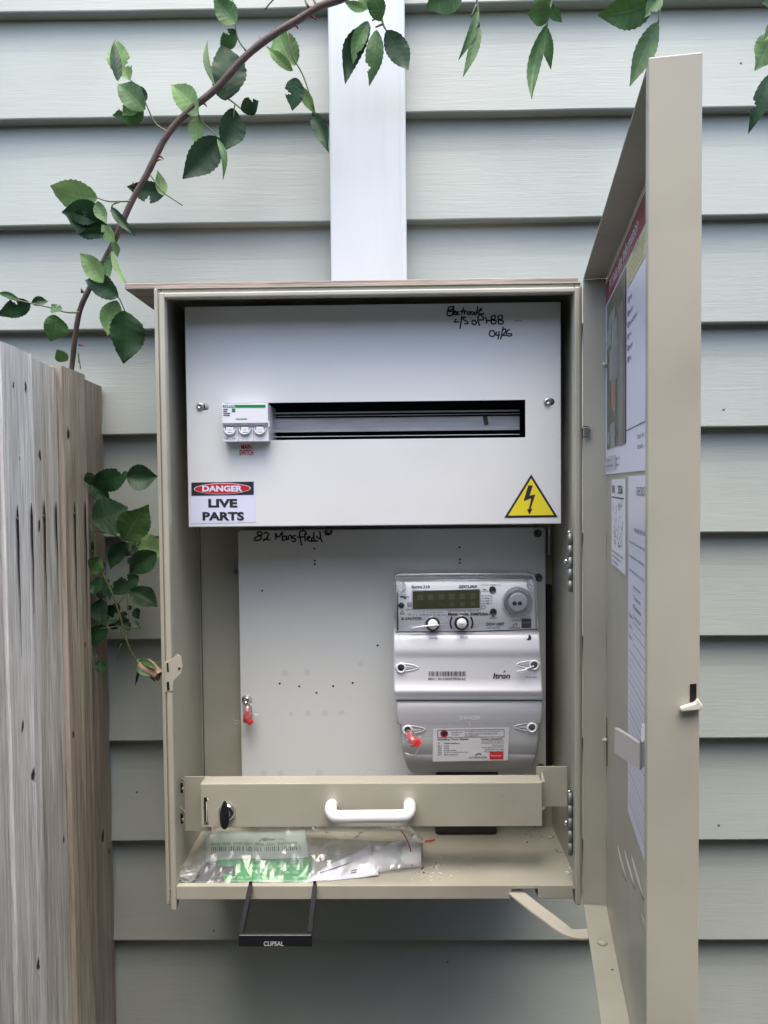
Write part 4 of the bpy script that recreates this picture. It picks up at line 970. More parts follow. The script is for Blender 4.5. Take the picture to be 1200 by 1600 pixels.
# clear cover
g = MB()
Yc = .9205
loft(g, [(893.5, 640, 815, Yc+.035), (894, 625, 829, Yc+.022), (896, 618.5, 834, Yc+.008), (899, 616.5, 835.5, Yc+.002), (903, 616, 836, Yc), (950, 616, 838, Yc), (984, 617, 840.5, Yc), (988, 617, 841, Yc+.002)], M_clear)
g.tube([P(x, y, Yc-.0004) for x, y in ((617.5, 988), (616.8, 950), (616.5, 906), (618.5, 900), (624, 898), (700, 896.8), (825, 897), (833, 900), (836.5, 906), (838.5, 950), (840.5, 987))], .0009, M_rim, 8)
g.tube([P(x, y, Yc+.004) for x, y in ((626, 908.5), (700, 906.5), (815, 906), (826, 910), (832, 918))], .0011, M_rim, 8)
g.build('clear_cover', me)
for (x, y) in ((626.5, 917), (831, 913)):
    g = MB(); g.lathe(P(x, y, Yc+.004), (0, -1, 0), [(.0065, 0), (.0065, .003), (.0045, .0045), (.0030, .003), (.0001, .003)], M_rim, 20); g.build('cover_screw', me)
g = MB(); g.lathe(P(627, 946, YM), (0, -1, 0), [(.0036, 0), (.0036, .001)], M_black, 16); g.tube([P(619, 987.5, Yc-.0008), P(730, 987, Yc-.0008), P(840, 983.5, Yc-.0008)], .0008, M_blackpl, 6)
g.tube([P(621, 925, Yc+.001), P(621.5, 985, Yc+.001)], .0009, M_ink, 6); g.build('gasket', me)
# middle cover
g = MB(); Yq = .9195
loft(g, [(988, 617, 841.5, Yq+.006), (989.5, 616.5, 842, Yq+.0022), (1000, 616, 842.5, Yq-.0005), (1012, 616, 843.5, Yq-.0018), (1019, 616, 844, Yq-.0022), (1024, 616, 844, Yq-.0002), (1030, 616, 844.5, Yq+.0004), (1060, 616, 846, Yq+.0008), (1073, 616.5, 846.5, Yq+.0010), (1077, 616.5, 847, Yq-.0018), (1082, 617, 847, Yq-.0024), (1086, 617, 847.5, Yq+.0014), (1090, 617.5, 848, Yq+.0020), (1093, 618, 848, Yq+.0024), (1093.6, 619, 847.5, Yq+.0056)], M_meterw)
MC = g.build('middle_cover', me)
g = MB(); Y = Yq-.0003+.0006
import random as _r
_r.seed(5); x = 670.0
while x < 728:
    wd = _r.choice((.6, .6, 1.1, 1.6)); rpx(g, x, 1049, min(x+wd, 728), 1056.5, Y, M_ink); x += wd+_r.choice((.5, .6, 1.0, 1.4))
g.build('barcode', MC); g = MB()
tpx(g, 'MAC : 00135005FF8F8DA0', 669.5, 1058.8, 727, 1062.4, Y, M_inkg, .012)
g.build('lettering', MC); g = MB()
tpx(g, 'Itron', 770.5, 1051.5, 797, 1060.3, Y, M_ink, .03, .12); stroke(g, [(787, 1051), (789.5, 1047.5)], 1.6, M_ink, pf(Y))
g.build('maker_lettering', MC); g = MB()
tpx(g, 'NN 4514601', 821, 1057, 838.5, 1058.8, Y, M_ink, .01)
g.build('lettering', MC); g = MB()
tpx(g, 'Config', 670, 994.5, 683.5, 999, Yq-.0009, M_inkg); g.build('lettering', MC); g = MB(); tpx(g, 'Scroll', 719, 993.5, 730.5, 997.2, Yq-.0009, M_inkg)
g.build('lettering', MC); g = MB()
b_ = bmesh.new(); vv = [b_.verts.new(P(x, y, Yq-.0008)) for x, y in ((821, 996), (824.5, 998.5), (826.5, 991.5), (828.3, 991.8), (828.5, 996.5), (830.5, 996), (829, 1000.5), (824, 1000.5))]; f_ = b_.faces.new(vv); bmesh.ops.triangulate(b_, faces=[f_]); g.bm(b_, M_inkg)
g.build('swirl_mark', MC)
def eye(parent, x, y, Y, sgn):
    g = MB(); c0 = P(x, y, Y)
    g.lathe(c0, (0, -1, 0), [(.0062, -.001), (.0060, .0016), (.0050, .0022), (.0042, .0012), (.0040, .0004)], M_wpl, 20)
    g.lathe(c0, (0, -1, 0), [(.0038, .0006), (.0036, .0010)], M_rubber if sgn > 0 else M_zincd, 14)
    g.prism([P(x+sgn*5, y-2, Y-.0008), P(x+sgn*12, y-1.5, Y-.0008), P(x+sgn*24, y+.0, Y-.0008), P(x+sgn*12, y+1.8, Y-.0008), P(x+sgn*5, y+2, Y-.0008)], (0, .0004, 0), M_meterg)
    n = 20; pts = [P(x+sgn*9+18*cos(a), y-.5+5.5*sin(a)*(1-.35*cos(a)*sgn), Y+.0002) for a in [2*pi*i/n for i in range(n+1)]]
    g.tube(pts, .0009, M_meterw if Y < .921 else M_meterg, 8, False)
    g.build('cover_screw', parent)
eye(MC, 626.5, 1043.5, Yq+.0004, 1); eye(MC, 834.5, 1039, Yq+.0004, -1)
g = MB(); g.tube([P(834, 1041, Yq-.001), P(825, 1044, Yq-.003), P(820, 1047, Yq-.004), P(808, 1049.5, Yq-.003)], .0011, M_wpl, 8); g.build('seal_tie', MC)
# knobs
for (x, y, nm) in ((676, 974.5, 'config_knob'), (721, 973, 'scroll_button')):
    g = MB(); c0 = P(x, y, .9195)
    g.lathe(c0, (0, -1, 0), [(.0092, -.002), (.0092, .0010), (.0086, .0014)], M_rim, 32)
    g.lathe(c0, (0, -1, 0), [(.0084, .0), (.0084, .0026), (.0076, .0030), (.0062, .0030)], M_blackpl, 32)
    g.lathe(c0, (0, -1, 0), [(.0060, .002), (.0060, .0056), (.0050, .0068), (.0001, .0072)], M_wpl, 28)
    if nm == 'config_knob':
        g.tube([P(642, 982, .915), P(655, 979.5, .913), P(668, 978, .9115), P(686, 976.5, .9125)], .0011, M_wpl, 8)
        rp = [P(x+(-36 if i else 0), y, .918) for i in range(2)]
        g.prism([P(637, 977, .9185), P(637, 972, .9185), P(700, 970, .9185), P(700, 976, .9185)], (0, .001, 0), M_rim, .0003)
    else:
        a = P(717.5, 975.6, .9100); b2 = P(724.5, 974.6, .91); g.box(a.x, b2.x, .9098, .9106, a.z, b2.z, M_inkg)
        for sg in (-1, 1):
            stroke(g, smoothpts([(x+sg*14.5, y-9), (x+sg*17, y-3), (x+sg*17.2, y+3), (x+sg*15.5, y+9)]), 3, M_ink, pf(.9192))
    g.build(nm, me)
# terminal cover
g = MB(); Yt = .9245
rows = [(1094.2, 620.5, 846.5, Yt+.004), (1095, 620, 847, Yt), (1115, 620.5, 846.5, Yt), (1130, 621, 846.5, Yt+.0003), (1131.2, 622, 845.5, Yt+.0006), (1132.4, 625.5, 842.5, Yt+.0008), (1155, 627.5, 840.5, Yt+.0022), (1176.6, 630, 838.5, Yt+.0045), (1177.8, 630.5, 838, Yt+.0060), (1179.2, 631, 837.6, Yt+.0055), (1190, 634, 834, Yt+.0105), (1200, 638, 829, Yt+.019), (1206, 643, 823, Yt+.028), (1209.5, 650, 815, Yt+.040)]
loft(g, rows, M_meterg)
TC = g.build('terminal_cover', me)
g = MB(); tpx(g, 'DANGER', 719, 1118.5, 750.5, 1124.5, Yt-.0006, M_wpl, -.005); stroke(g, [(734, 1127.5), (732.5, 1131), (735.5, 1131), (733.5, 1135)], .9, M_wpl, pf(Yt-.0002)); g.build('moulded_lettering', TC)
eye(TC, 637, 1140.5, Yt+.0008, 1); eye(TC, 831, 1136.5, Yt+.0008, -1)
g = MB(); Yl = Yt-.0004
def PQ(x, y, e=0.0): return P(x, y, Yl+(y-1137)*.00009-e)
g.prism([PQ(676, 1190), PQ(793.5, 1188), PQ(796, 1137), PQ(677, 1139)], (0, .0005, 0), mat('silver_label', (.58, .59, .62), .35), .0)
def rl(x0, y0, x1, y1, m, e=.0002): g.quad(PQ(x0, y1, e), PQ(x1, y1-.01*(x1-x0), e), PQ(x1, y0-.01*(x1-x0), e), PQ(x0, y0, e), m)
def tl(st, x0, y0, x1, y1, m=M_ink, b=.015, e=.0003):
    a = PQ(x0, y1, e); text(g, st, a, (PQ(x1, y1-.01*(x1-x0), e)-a).normalized(), (PQ(x0, y0, e)-a).normalized(), (PQ(x1, y1, e)-a).length, (PQ(x0, y0, e)-a).length, m, b)
for (x0, y0, x1, y1) in ((683.5, 1140.6, 788, 1141.3), (684, 1152.0, 787.5, 1152.7)): rl(x0, y0, x1, y1, M_ink)
rl(683.5, 1141, 684.3, 1152.6, M_ink); rl(787.3, 1140, 788, 1151.8, M_ink)
g.add([PQ(694+6.3*cos(a), 1146.3+5.6*sin(a), .0003) for a in [2*pi*i/24 for i in range(24)]], [list(range(24))[::-1]], M_redp); g.add([PQ(694+4.6*cos(a), 1146.3+4*sin(a), .0005) for a in [2*pi*i/24 for i in range(24)]], [list(range(24))[::-1]], M_ink)
tl('Dangerous', 704.5, 1143.4, 722, 1145.6); tl('Voltage', 705, 1147.2, 716.5, 1149.4)
tl('It is an offence to tamper with this equipment or', 726, 1142.2, 782, 1144.2); tl('to remove seals in accordance with', 726, 1145.6, 777, 1147.6); tl('any legislation', 726, 1149, 748, 1151)
tl('Reading Your Meter', 684, 1154, 733, 1157.2, M_ink, .035); tl('#', 684.4, 1160, 686.5, 1163); tl('Description', 694, 1160.4, 718, 1163, M_ink, .03)
for k, (cn, s_, wd) in enumerate((('001', 'Time', 8), ('002', 'Date', 8), ('003', 'kWh total', 18), ('004', 'kWh peak/off peak', 38), ('005', 'Max demand', 22))): tl(cn, 684.2, 1164.5+3.4*k, 690, 1166.6+3.4*k, M_inkg); tl(s_, 694, 1164.5+3.4*k, 694+wd, 1166.6+3.4*k, M_inkg)
tl('Contact information', 751.5, 1153.6, 785, 1155.8, M_ink, .03)
for k, (s_, x0) in enumerate((('www.citipower.com.au', 752), ('www.powercor.com.au', 752), ('Faults line', 769), ('Emergencies 24 hr', 753), ('CitiPower 131 280', 757), ('Powercor 132 412', 757))): tl(s_, x0, 1157+3.3*k, 787, 1159+3.3*k, M_inkg)
rl(765, 1174.5, 786.5, 1186.5, M_redp, .0003); tl('Powercor', 767, 1179.5, 784, 1182, M_vinyl, .01, .0005)
tl('CITIPOWER', 733, 1182.5, 761, 1185.2, M_ink, .01); stroke(g, smoothpts([(743, 1181), (746, 1178), (752, 1178.5)]), 1.4, M_ink, lambda x, y: PQ(x, y, .0004))
g.build('meter_label', TC)
g = MB(); g.box(.048, .126, .952, .984, P(700, 1217, .95).z, P(700, 1209, .95).z, M_blackpl, .002); g.build('terminal_block', me)

# tamper seals
def seal(loc, parts, label):
    t = thing('tamper_seal', loc, label, 'seal', 'red and clear tamper seals'); return t
c0 = P(386, 1110, .972)
s1 = seal(c0, None, 'red and clear plastic tamper seal hanging from the round post at left of panel')
g = MB(); g.tube([P(386, 1101, .973), P(386.5, 1104, .972), P(387, 1118, .970), P(387, 1128, .970)], [.003, .0060, .0062, .0064], M_capsule, 14); g.build('capsule', s1)
g = MB(); g.tube([P(388, 1108, .972), P(385, 1119, .971)], [.002, .0036], M_red, 10); g.tube([P(383, 1120, .970), P(387, 1124, .969), P(393, 1130, .966)], [.0045, .0050, .0036], M_red, 10); g.build('insert', s1)
g = MB()
for pl in ([(387, 1097, .977), (392, 1101, .974), (393, 1108, .972), (389, 1113, .972)], [(380, 1125, .970), (372, 1127, .972), (366, 1124.5, .974)], [(380, 1129, .97), (370, 1131, .973), (366, 1130, .974)], [(394, 1117, .971), (406, 1116.5, .973)]):
    g.tube(smoothpts([tuple(P(*p)) for p in pl], 3), .0005, M_wire, 6)
g.build('wire', s1)
s2 = seal(P(645, 1153, .91), None, 'red and clear plastic tamper seal hanging from the meter terminal cover')
g = MB(); g.tube([P(637, 1143, .918), P(640, 1147, .914), P(645, 1158, .905), P(648, 1163, .902)], [.0035, .0060, .0064, .0060], M_capsule, 14); g.build('capsule', s2)
g = MB(); g.tube([P(638, 1147, .915), P(642, 1153, .911), P(644, 1157, .908)], [.0030, .0036, .0040], M_red, 10)
a = [P(643, 1156, .903), P(655, 1154.5, .901), P(658.5, 1161, .900), P(654, 1168, .900), P(646, 1166, .901), P(640, 1160, .903)]; g.prism(a, (0, .005, 0), M_red, .0008); g.build('insert', s2)
g = MB()
for pl in ([(631, 1158, .915), (624, 1171, .917), (622, 1176, .918), (626, 1177.5, .918)], [(655, 1168, .905), (651, 1175, .906), (646, 1180, .908), (630, 1176, .912)], [(656, 1152, .908), (664, 1150.5, .912), (674, 1149.5, .916)]):
    g.tube(smoothpts([tuple(P(*p)) for p in pl], 3), .0005, M_wire, 6)
g.build('wire', s2)

# black cable gland under the meter, on the floor
cg = MB(); cg.box(.048, .128, .9840, 1.0085, 1.0432, 1.0640, M_rubber, .004, None, 3)
for q_ in (.062, .080, .098, .114): cg.tube([(q_, .990, 1.060), (q_, .992, 1.085), (q_, .985, 1.12)], .0055, M_blackpl, 10)
tag(cg.build('cable_gland'), 'black cable entry block on the box floor at the back under the locking bar', 'cable gland')
g = MB(); g.tube([gz(664, 1314.5, 1.0452), gz(670, 1313.5, 1.0455), gz(679, 1312, 1.0452)], .0009, M_red, 8); tag(g.build('wire_offcut'), 'short red wire offcut on the box floor beside the bag', 'wire')

# debris specks on the floor
g = MB(); random.seed(11)
M_chip = mat('white_chip', (.75, .74, .70), .4); M_dkchip = mat('dark_chip', (.05, .03, .025), .6)
def chip(px, py, s_, m):
    c_ = gz(px, py, 1.0434); a0 = random.uniform(0, 6); pts = []
    k = random.choice((3, 4, 5))
    for i in range(k): a = a0+2*pi*i/k; r = s_*random.uniform(.5, 1.1); pts.append(c_+Vector((r*cos(a), r*sin(a)*.8, random.uniform(0, s_*.3))))
    g.prism(pts, (0, 0, s_*.35), m)
for k in range(75): chip(random.gauss(668, 13), random.gauss(1362, 8), random.uniform(.0004, .0018), M_chip if random.random() < .8 else M_dkchip)
for k in range(22): chip(random.uniform(640, 760), random.uniform(1335, 1378), random.uniform(.0004, .0010), M_chip)
for k in range(34): chip(random.uniform(815, 882), random.gauss(1306, 6), random.uniform(.0005, .0016), M_chip if random.random() < .6 else M_dkchip)
for k in range(8): chip(random.gauss(888, 4), random.gauss(1363, 3), random.uniform(.0008, .0020), M_chip)
g.tube(smoothpts([tuple(gz(x, y, 1.0442)) for x, y in ((868, 1326), (872, 1331), (880, 1331.5), (884, 1329))]), .0005, M_wire, 5)
tag(g.build('debris'), 'white and dark chips of swarf scattered on the box floor', 'debris', kind='stuff')

# ------------------------------------------------------------------ bag and papers
bg_ = thing('plastic_bag', (-0.11, .92, 1.0435), 'clear crinkled zip bag lying on the box floor with documents inside', 'plastic bag')
def bag_h(s_, t_):   # s along length 0..1 (left->right), t depth 0 front..1 back ; returns height
    e = min(1, 6*s_)*min(1, 7*(1-s_))
    base = .006+.034*t_**.9*(1-.30*s_)+.008*sin(pi*t_)
    p = Vector((s_*9, t_*4, 0))
    cr = (1-abs(noise.noise(p*1.0))*2)*.006+(1-abs(noise.noise(p*2.7+Vector((3, 1, 0))))*2)*.0035+(1-abs(noise.noise(p*6.5))*2)*.0014
    return (base+cr)*min(1, e+.25)*min(1, .25+4*t_)*min(1, .3+5*(1-t_)**.6)
g = MB(); ns, ntt = 62, 20; vs = []; fs = []
def bag_xy(s_, t_):
    x = -.2525+.283*s_; yf = .8605+.050*max(0, s_-.5)**1.1*1.6; yb = .992-.03*s_
    return x, yf+(yb-yf)*t_
rb = random.Random(4); cell = [(rb.random(), rb.random(), rb.uniform(-1, 1), rb.uniform(-1, 1), rb.uniform(-.4, 1)) for _ in range(90)]
def facet(s_, t_):
    best = 9; o = 0
    for (a, b2, gx, gy, hh) in cell:
        dd = (s_-a)**2*5+(t_-b2)**2
        if dd < best: best = dd; o = hh*.004+gx*(s_-a)*.05+gy*(t_-b2)*.028
    return o
for i in range(ns+1):
    for j in range(ntt+1):
        s_, t_ = i/ns, j/ntt; sj = s_+(rb.uniform(-.35, .35)/ns if 0 < i < ns else 0); tj = t_+(rb.uniform(-.35, .35)/ntt if 0 < j < ntt else 0)
        x, y = bag_xy(sj, tj); e = min(1, 5*s_+.15)*min(1, 6*(1-s_)+.2)*min(1, .2+4*t_)*min(1, .4+4*(1-t_))
        h = (.010+.034*t_**.8*(1-.10*s_)+.012*max(0, s_-.55)*sin(pi*t_)*2+.006*sin(pi*t_)+.003*noise.noise(Vector((s_*7, t_*4, 3))))*e+facet(s_, t_)*min(1, e*1.6)
        vs.append((x, y, 1.0438+max(.0008, h)))
for i in range(ns):
    for j in range(ntt):
        a = i*(ntt+1)+j; q_ = [a, a+ntt+1, a+ntt+2, a+1]
        fs += [[q_[0], q_[1], q_[2]], [q_[0], q_[2], q_[3]]] if (i+j) % 2 else [[q_[0], q_[1], q_[3]], [q_[1], q_[2], q_[3]]]
g.add(vs, fs, M_bag, False)
vs = []
for i in range(ns+1):
    for t_ in (0, 1): x, y = bag_xy(i/ns, t_); vs.append((x, y, 1.0437))
g.add(vs, [[2*i, 2*i+1, 2*i+3, 2*i+2] for i in range(ns)], M_bag)
g.build('film', bg_)
g = MB(); pts = [P(626, 1297, .925), P(634, 1308, .915), P(640, 1322, .907), P(643, 1338, .902), P(644, 1354, .897)]
g.tube(smoothpts([tuple(p) for p in pts]), .0007, M_redp, 6); g.build('zip_line', bg_)
g = MB(); random.seed(23)   # crumpled corner
def crumple(cx, cy, Y, rx, ry, rz, m, seed, n=26):
    vs = []; fs = []; c_ = P(cx, cy, Y)
    for i in range(n+1):
        for j in range(n+1):
            th_, ph = pi*i/n, 2*pi*j/n; d = Vector((sin(th_)*cos(ph), sin(th_)*sin(ph), cos(th_)))
            r = 1+.5*abs(noise.noise(d*3.1+Vector((seed, 0, 0))))-.35*abs(noise.noise(d*6+Vector((0, seed, 0))))
            z_ = max(c_.z+d.z*rz*r, 1.0436); vs.append((c_.x+d.x*rx*r, max(c_.y+d.y*ry*r, .8535), z_))
    for i in range(n):
        for j in range(n): a = i*(n+1)+j; fs.append([a, a+1, a+n+2, a+n+1])
    g.add(vs, fs, m, True)
crumple(292, 1367, .870, .013, .008, .008, M_bag, 2); g.build('crumpled_end', bg_)
def sheet(name, corners, m, label, cat, extra=None, th=.0006, bend=.002):
    g = MB(); A, B, C_, D_ = [P(*q) for q in corners]; n, k = 16, 8; vs = []
    def S_(u, v): p = (A*(1-u)+B*u)*(1-v)+(D_*(1-u)+C_*u)*v; p = p+Vector((0, 0, bend*sin(u*pi*1.6+1)+bend*.5*noise.noise(Vector((u*4, v*3, len(name)))))); p.z = max(p.z, 1.0440); return p
    for j in range(k+1):
        for i in range(n+1): vs.append(S_(i/n, j/k))
    g.add(vs, [[j*(n+1)+i, j*(n+1)+i+1, (j+1)*(n+1)+i+1, (j+1)*(n+1)+i] for j in range(k) for i in range(n)], m, True)
    if extra: extra(g, S_)
    o = g.build(name); sol = o.modifiers.new('thickness', 'SOLIDIFY'); sol.thickness = th; tag(o, label, cat); return o
M_lgreen = mat('leaflet_green', (.010, .27, .05), .35, var=.15, vscale=30)
M_pale = mat('leaflet_mint', (.52, .62, .57), .4, var=.05, vscale=20)
def ex_white(g, S_):
    for k in range(46):
        u = .05+k*.0195; 
        if k % 9 == 8: continue
        g.quad(*[S_(*q)+Vector((0, -.0004, .0005)) for q in ((u, .30), (u+.010*(1 if k % 3 else .5), .30), (u+.010*(1 if k % 3 else .5), .46), (u, .46))], M_green if k % 2 else M_inkg)
    for j in range(8): g.quad(*[S_(*q)+Vector((0, -.0004, .0005)) for q in ((.05+j*.11, .52), (.14+j*.11, .52), (.14+j*.11, .60), (.05+j*.11, .60))], mat('mint_band', (.30, .48, .34), .4) if j == 0 else g.mats[-1])
sheet('leaflet', [(322, 1348, .905), (482, 1338, .912), (476, 1296, .965), (322, 1302, .962)], M_pale, 'pale mint leaflet with rows of fine green marks at back of the bag', 'leaflet', ex_white)
def ex_green(g, S_):
    for r in range(3):
        for k in range(9):
            if (k+r) % 4 == 3: continue
            g.quad(*[S_(*q)+Vector((0, -.0004, .0006)) for q in ((.08+k*.09, .15+r*.24), (.135+k*.09, .15+r*.24), (.135+k*.09, .24+r*.24), (.08+k*.09, .24+r*.24))], mat('green_light_mark', (.10, .45, .16), .4) if (r == 0 and k == 0) else g.mats[-1])
sheet('booklet', [(352, 1381, .868), (482, 1379, .868), (488, 1336, .915), (340, 1346, .900)], M_lgreen, 'bright green booklet face up at the front of the bag', 'booklet', ex_green, .0012)
def ex_line(g, S_):
    g.quad(*[S_(*q)+Vector((0, -.0005, .0008)) for q in ((.10, .50), (.80, .60), (.80, .65), (.10, .54))], mat('navy_print', (.02, .025, .08), .4))
    for k in range(3): g.quad(*[S_(*q)+Vector((0, -.0005, .0008)) for q in ((.62, .20+k*.09), (.70+.03*k, .20+k*.09), (.70+.03*k, .225+k*.09), (.62, .225+k*.09))], M_inkg)
sheet('folded_letter', [(474, 1380, .866), (592, 1366, .878), (578, 1318, .915), (502, 1360, .885)], M_paper, 'folded white letter with a dark blue line in the middle of the bag', 'letter', ex_line, .0012, .0012)
g = MB(); n_ = 18; vs = []; fs = []; pa, pb = P(508, 1366, .882), P(646, 1332, .925); seg_ = 28
for i in range(n_+1):
    f = i/n_; c_ = pa.lerp(pb, f); rr = .0070+.0175*f
    for k in range(seg_+1):
        a2 = 2*pi*k/seg_*1.12; r2 = rr*(1-.10*k/seg_)*(1+.05*noise.noise(Vector((f*4, a2*1.2, 2)))); vs.append((c_.x+.004*noise.noise(Vector((a2, f*3, 1)))+(.008*sin(a2*.5) if i == n_ else 0), c_.y+cos(a2)*r2*1.15, max(1.0441, c_.z-.002+sin(a2)*r2*.85)))
for i in range(n_):
    for k in range(seg_): q0 = i*(seg_+1)+k; fs.append([q0, q0+1, q0+seg_+2, q0+seg_+1])
g.add(vs, fs, mat('white_tissue', (.80, .81, .83), .6, var=.05), True)
o = g.build('paper_roll'); sol = o.modifiers.new('thickness', 'SOLIDIFY'); sol.thickness = .0006; tag(o, 'rolled plain white paper at the zip end of the bag', 'paper')
sheet('dark_leaflet', [(300, 1381, .867), (372, 1381, .866), (365, 1352, .89), (318, 1350, .892)], mat('charcoal_card', (.035, .03, .045), .35), 'dark folded leaflet at the left end of the bag', 'leaflet', None, .001, .001)

# black bracket hooked over the sill
g = MB(); bk = thing('hanging_bracket', (-0.126, .80, 1.03), 'black plastic rectangular bail hooked over the box sill with white lettering', 'bracket')
bw = .0022
def barb(a, b2, wx, wz): 
    pass
A1, A2 = P(391.5, 1387, .8475), P(492, 1386.5, .8475)
F1, F2 = P(376, 1463, .785), P(484, 1462, .785)
def strap(p, q_, hw, hz):
    d = (q_-p).normalized(); sx = Vector((1, 0, 0))*hw; sz = Vector((0, 0, 1))*hz
    vs = [p-sx-sz, p+sx-sz, p+sx+sz, p-sx+sz, q_-sx-sz, q_+sx-sz, q_+sx+sz, q_-sx+sz]
    b_ = bmesh.new(); v_ = [b_.verts.new(v) for v in vs]
    for f in ([0, 1, 2, 3][::-1], [4, 5, 6, 7], [0, 1, 5, 4], [1, 2, 6, 5], [2, 3, 7, 6], [3, 0, 4, 7]): b_.faces.new([v_[i] for i in f])
    bmesh.ops.bevel(b_, geom=list(b_.edges), offset=.0006, segments=2, affect='EDGES'); g.bm(b_, M_blackpl)
for A_, F_ in ((A1, F1), (A2, F2)):
    g = MB(); strap(A_, F_, .0025, .0038); strap(A_+Vector((0, -.0008, -.003)), A_+Vector((0, .0006, .0050)), .0025, .0026); g.build('arm', bk)
g = MB(); zt_, zb_ = P(430, 1461, .78).z, P(430, 1480, .78).z; a, b2 = P(372, 1470, .78), P(487.5, 1470, .78)
g.box(a.x, b2.x, .780, .7845, zb_, zt_, M_blackpl, .0014, None, 3); C3 = g.build('crossbar', bk)
g = MB(); tpx(g, 'CLIPSAL', 412, 1470.8, 443, 1478.2, .7797, mat('grey_moulded_letters', (.5, .5, .52), .4), .02, .1); g.build('lettering', C3)

# ------------------------------------------------------------------ rose
def leaf(mb, b3, t3, wd, kind, tilt=0.0, curl=.10, fold=.18, serr=True, seed=0):
    b3, t3 = Vector(b3), Vector(t3); ax = (t3-b3); Ln = ax.length; a = ax/Ln
    view = (CAMP-(b3+t3)/2).normalized(); side = a.cross(view).normalized(); nrm = side.cross(a).normalized()
    side, nrm = side*cos(tilt)+nrm*sin(tilt), nrm*cos(tilt)-side*sin(tilt)
    rb_ = random.Random(seed+77); bite = (rb_.randint(6, 18), rb_.choice((0, 5))) if seed % 4 == 1 and serr else None
    nl, nw = 22, 6; vs = []; uv = []; fs = []
    rnd = random.Random(seed); bendside = rnd.uniform(-.09, .09); tw = rnd.uniform(-.9, .9); rw = rnd.uniform(.015, .05); rp = rnd.uniform(0, 6)
    for i in range(nl+1):
        t_ = i/nl; hw = wd/2*(math.sin(pi*min(1, t_)**.82)**.80)*(1.0 if t_ < .62 else 1-.35*((t_-.62)/.38)**1.5)
        if serr: hw *= 1+(.045 if i % 2 else -.03)
        if i in (0, nl): hw = wd*.012
        ct = a*(Ln*t_)+side*(bendside*Ln*sin(pi*t_))-nrm*(curl*Ln*(t_-.5)**2*4*.5-curl*Ln*.5)
        ca, sa = cos(tw*(t_-.5)), sin(tw*(t_-.5)); sd2 = side*ca+nrm*sa; nn2 = nrm*ca-side*sa
        for j in range(nw+1):
            s_ = -1+2*j/nw; rip = rw*wd*sin(t_*13+rp+(2 if s_ > 0 else 0))*(abs(s_)**2)+.012*wd*sin(t_*38+j)*(abs(s_)**2)
            vs.append(b3+ct+sd2*(hw*s_*cos(fold*1.0))+nn2*(-fold*hw*(1-abs(s_))**1.0*1.0+fold*hw*.4+rip)); uv.append((s_, t_))
    for i in range(nl):
        for j in range(nw):
            if bite and ((abs(i-bite[0]) <= 1 and abs(j-bite[1]) <= 0) or (i == bite[0] and abs(j-bite[1]) <= 1)): continue
            q0 = i*(nw+1)+j; fs.append([q0, q0+1, q0+nw+2, q0+nw+1])
    mb.add(vs, fs, LM[kind], True, None, uv)
def leafset(mb, L, sc, ox, oy, Y0, dY=.03, seed=1, wk=1.08):
    rnd = random.Random(seed)
    for i, (bx, by, tx, ty, wd, k) in enumerate(L):
        Y = Y0+rnd.uniform(-dY, dY*.6); Yt_ = Y+rnd.uniform(-.012, .012)
        wm = wd*sc/1200*Y*wk
        leaf(mb, P(ox+bx*sc, oy+by*sc, Y), P(ox+tx*sc, oy+ty*sc, Yt_), wm, k, rnd.uniform(-.35, .35), rnd.uniform(.05, .2)*rnd.choice((1, 1, -1)), rnd.uniform(.1, .45), True, seed*100+i)
def twig(mb, pts, sc, ox, oy, Y, r0=.0011, r1=.0007, m=None):
    p = [tuple(P(ox+x*sc, oy+y*sc, Y if len(q_) == 0 else q_[0])) for x, y, *q_ in pts]; sp_ = smoothpts(p, 4); n = len(sp_)
    mb.tube(sp_, [r0+(r1-r0)*i/(n-1) for i in range(n)], m or M_twig, 6)
sc1 = 1/1.875
rose = thing('climbing_rose', P(115, 575, .985), 'arching thorny rose cane with green leaves rising from behind the fence', 'rose')
g = MB()
cn = [(205, 1150, .99), (212, 1062, .985), (230, 925, .975), (262, 845, .97), (322, 732, .965), (346, 680, .96), (386, 590, .96), (430, 512, .955), (490, 395, .95), (560, 320, .945), (630, 262, .94), (720, 165, .935), (800, 102, .93), (870, 60, .93), (940, 18, .925), (1012, -8, .92), (1110, -60, .915), (1250, -130, .91)]
cp = smoothpts([tuple(P(x*sc1, y*sc1, Y)) for x, y, Y in cn], 5); n = len(cp)
cr_ = [.0031+.0013*min(1, i/(n*.7))+.0003*noise.noise(Vector((i*.6, 0, 0))) for i in range(n)]
g.tube(cp, cr_, M_cane, 12); g.build('cane', rose)
g = MB()
for (x, y, dx, dy, s_) in ((242, 858, -6, -16, 1), (236, 905, -12, 3, .8), (232, 1010, 12, 4, .8), (330, 705, -14, -4, .7), (452, 472, 24, -4, 1), (462, 455, 20, 12, 1), (440, 505, -14, -4, .8), (595, 300, 12, 14, 1), (550, 330, -8, -14, .9), (545, 335, 14, 10, .9), (768, 128, -8, -24, 1.1), (800, 98, -4, -18, .9), (865, 70, 10, 18, 1), (905, 42, 26, 20, 1.2), (905, 25, -8, -22, .8), (925, 18, -2, -16, .8), (376, 610, -12, -4, .7), (390, 545, 0, -14, .8)):
    yc = min(cp, key=lambda v: (v-P(x*sc1, y*sc1, v.y)).length).y; g = MB(); a = P(x*sc1, y*sc1, yc); b2 = P((x+dx)*sc1, (y+dy)*sc1, yc-.001); m_ = (a+b2)/2+Vector((0, 0, .0006)); g.tube([a, m_, b2], [.0024*s_, .0013*s_, .0001], M_thorn, 8); g.build('thorn', rose)
g = MB()
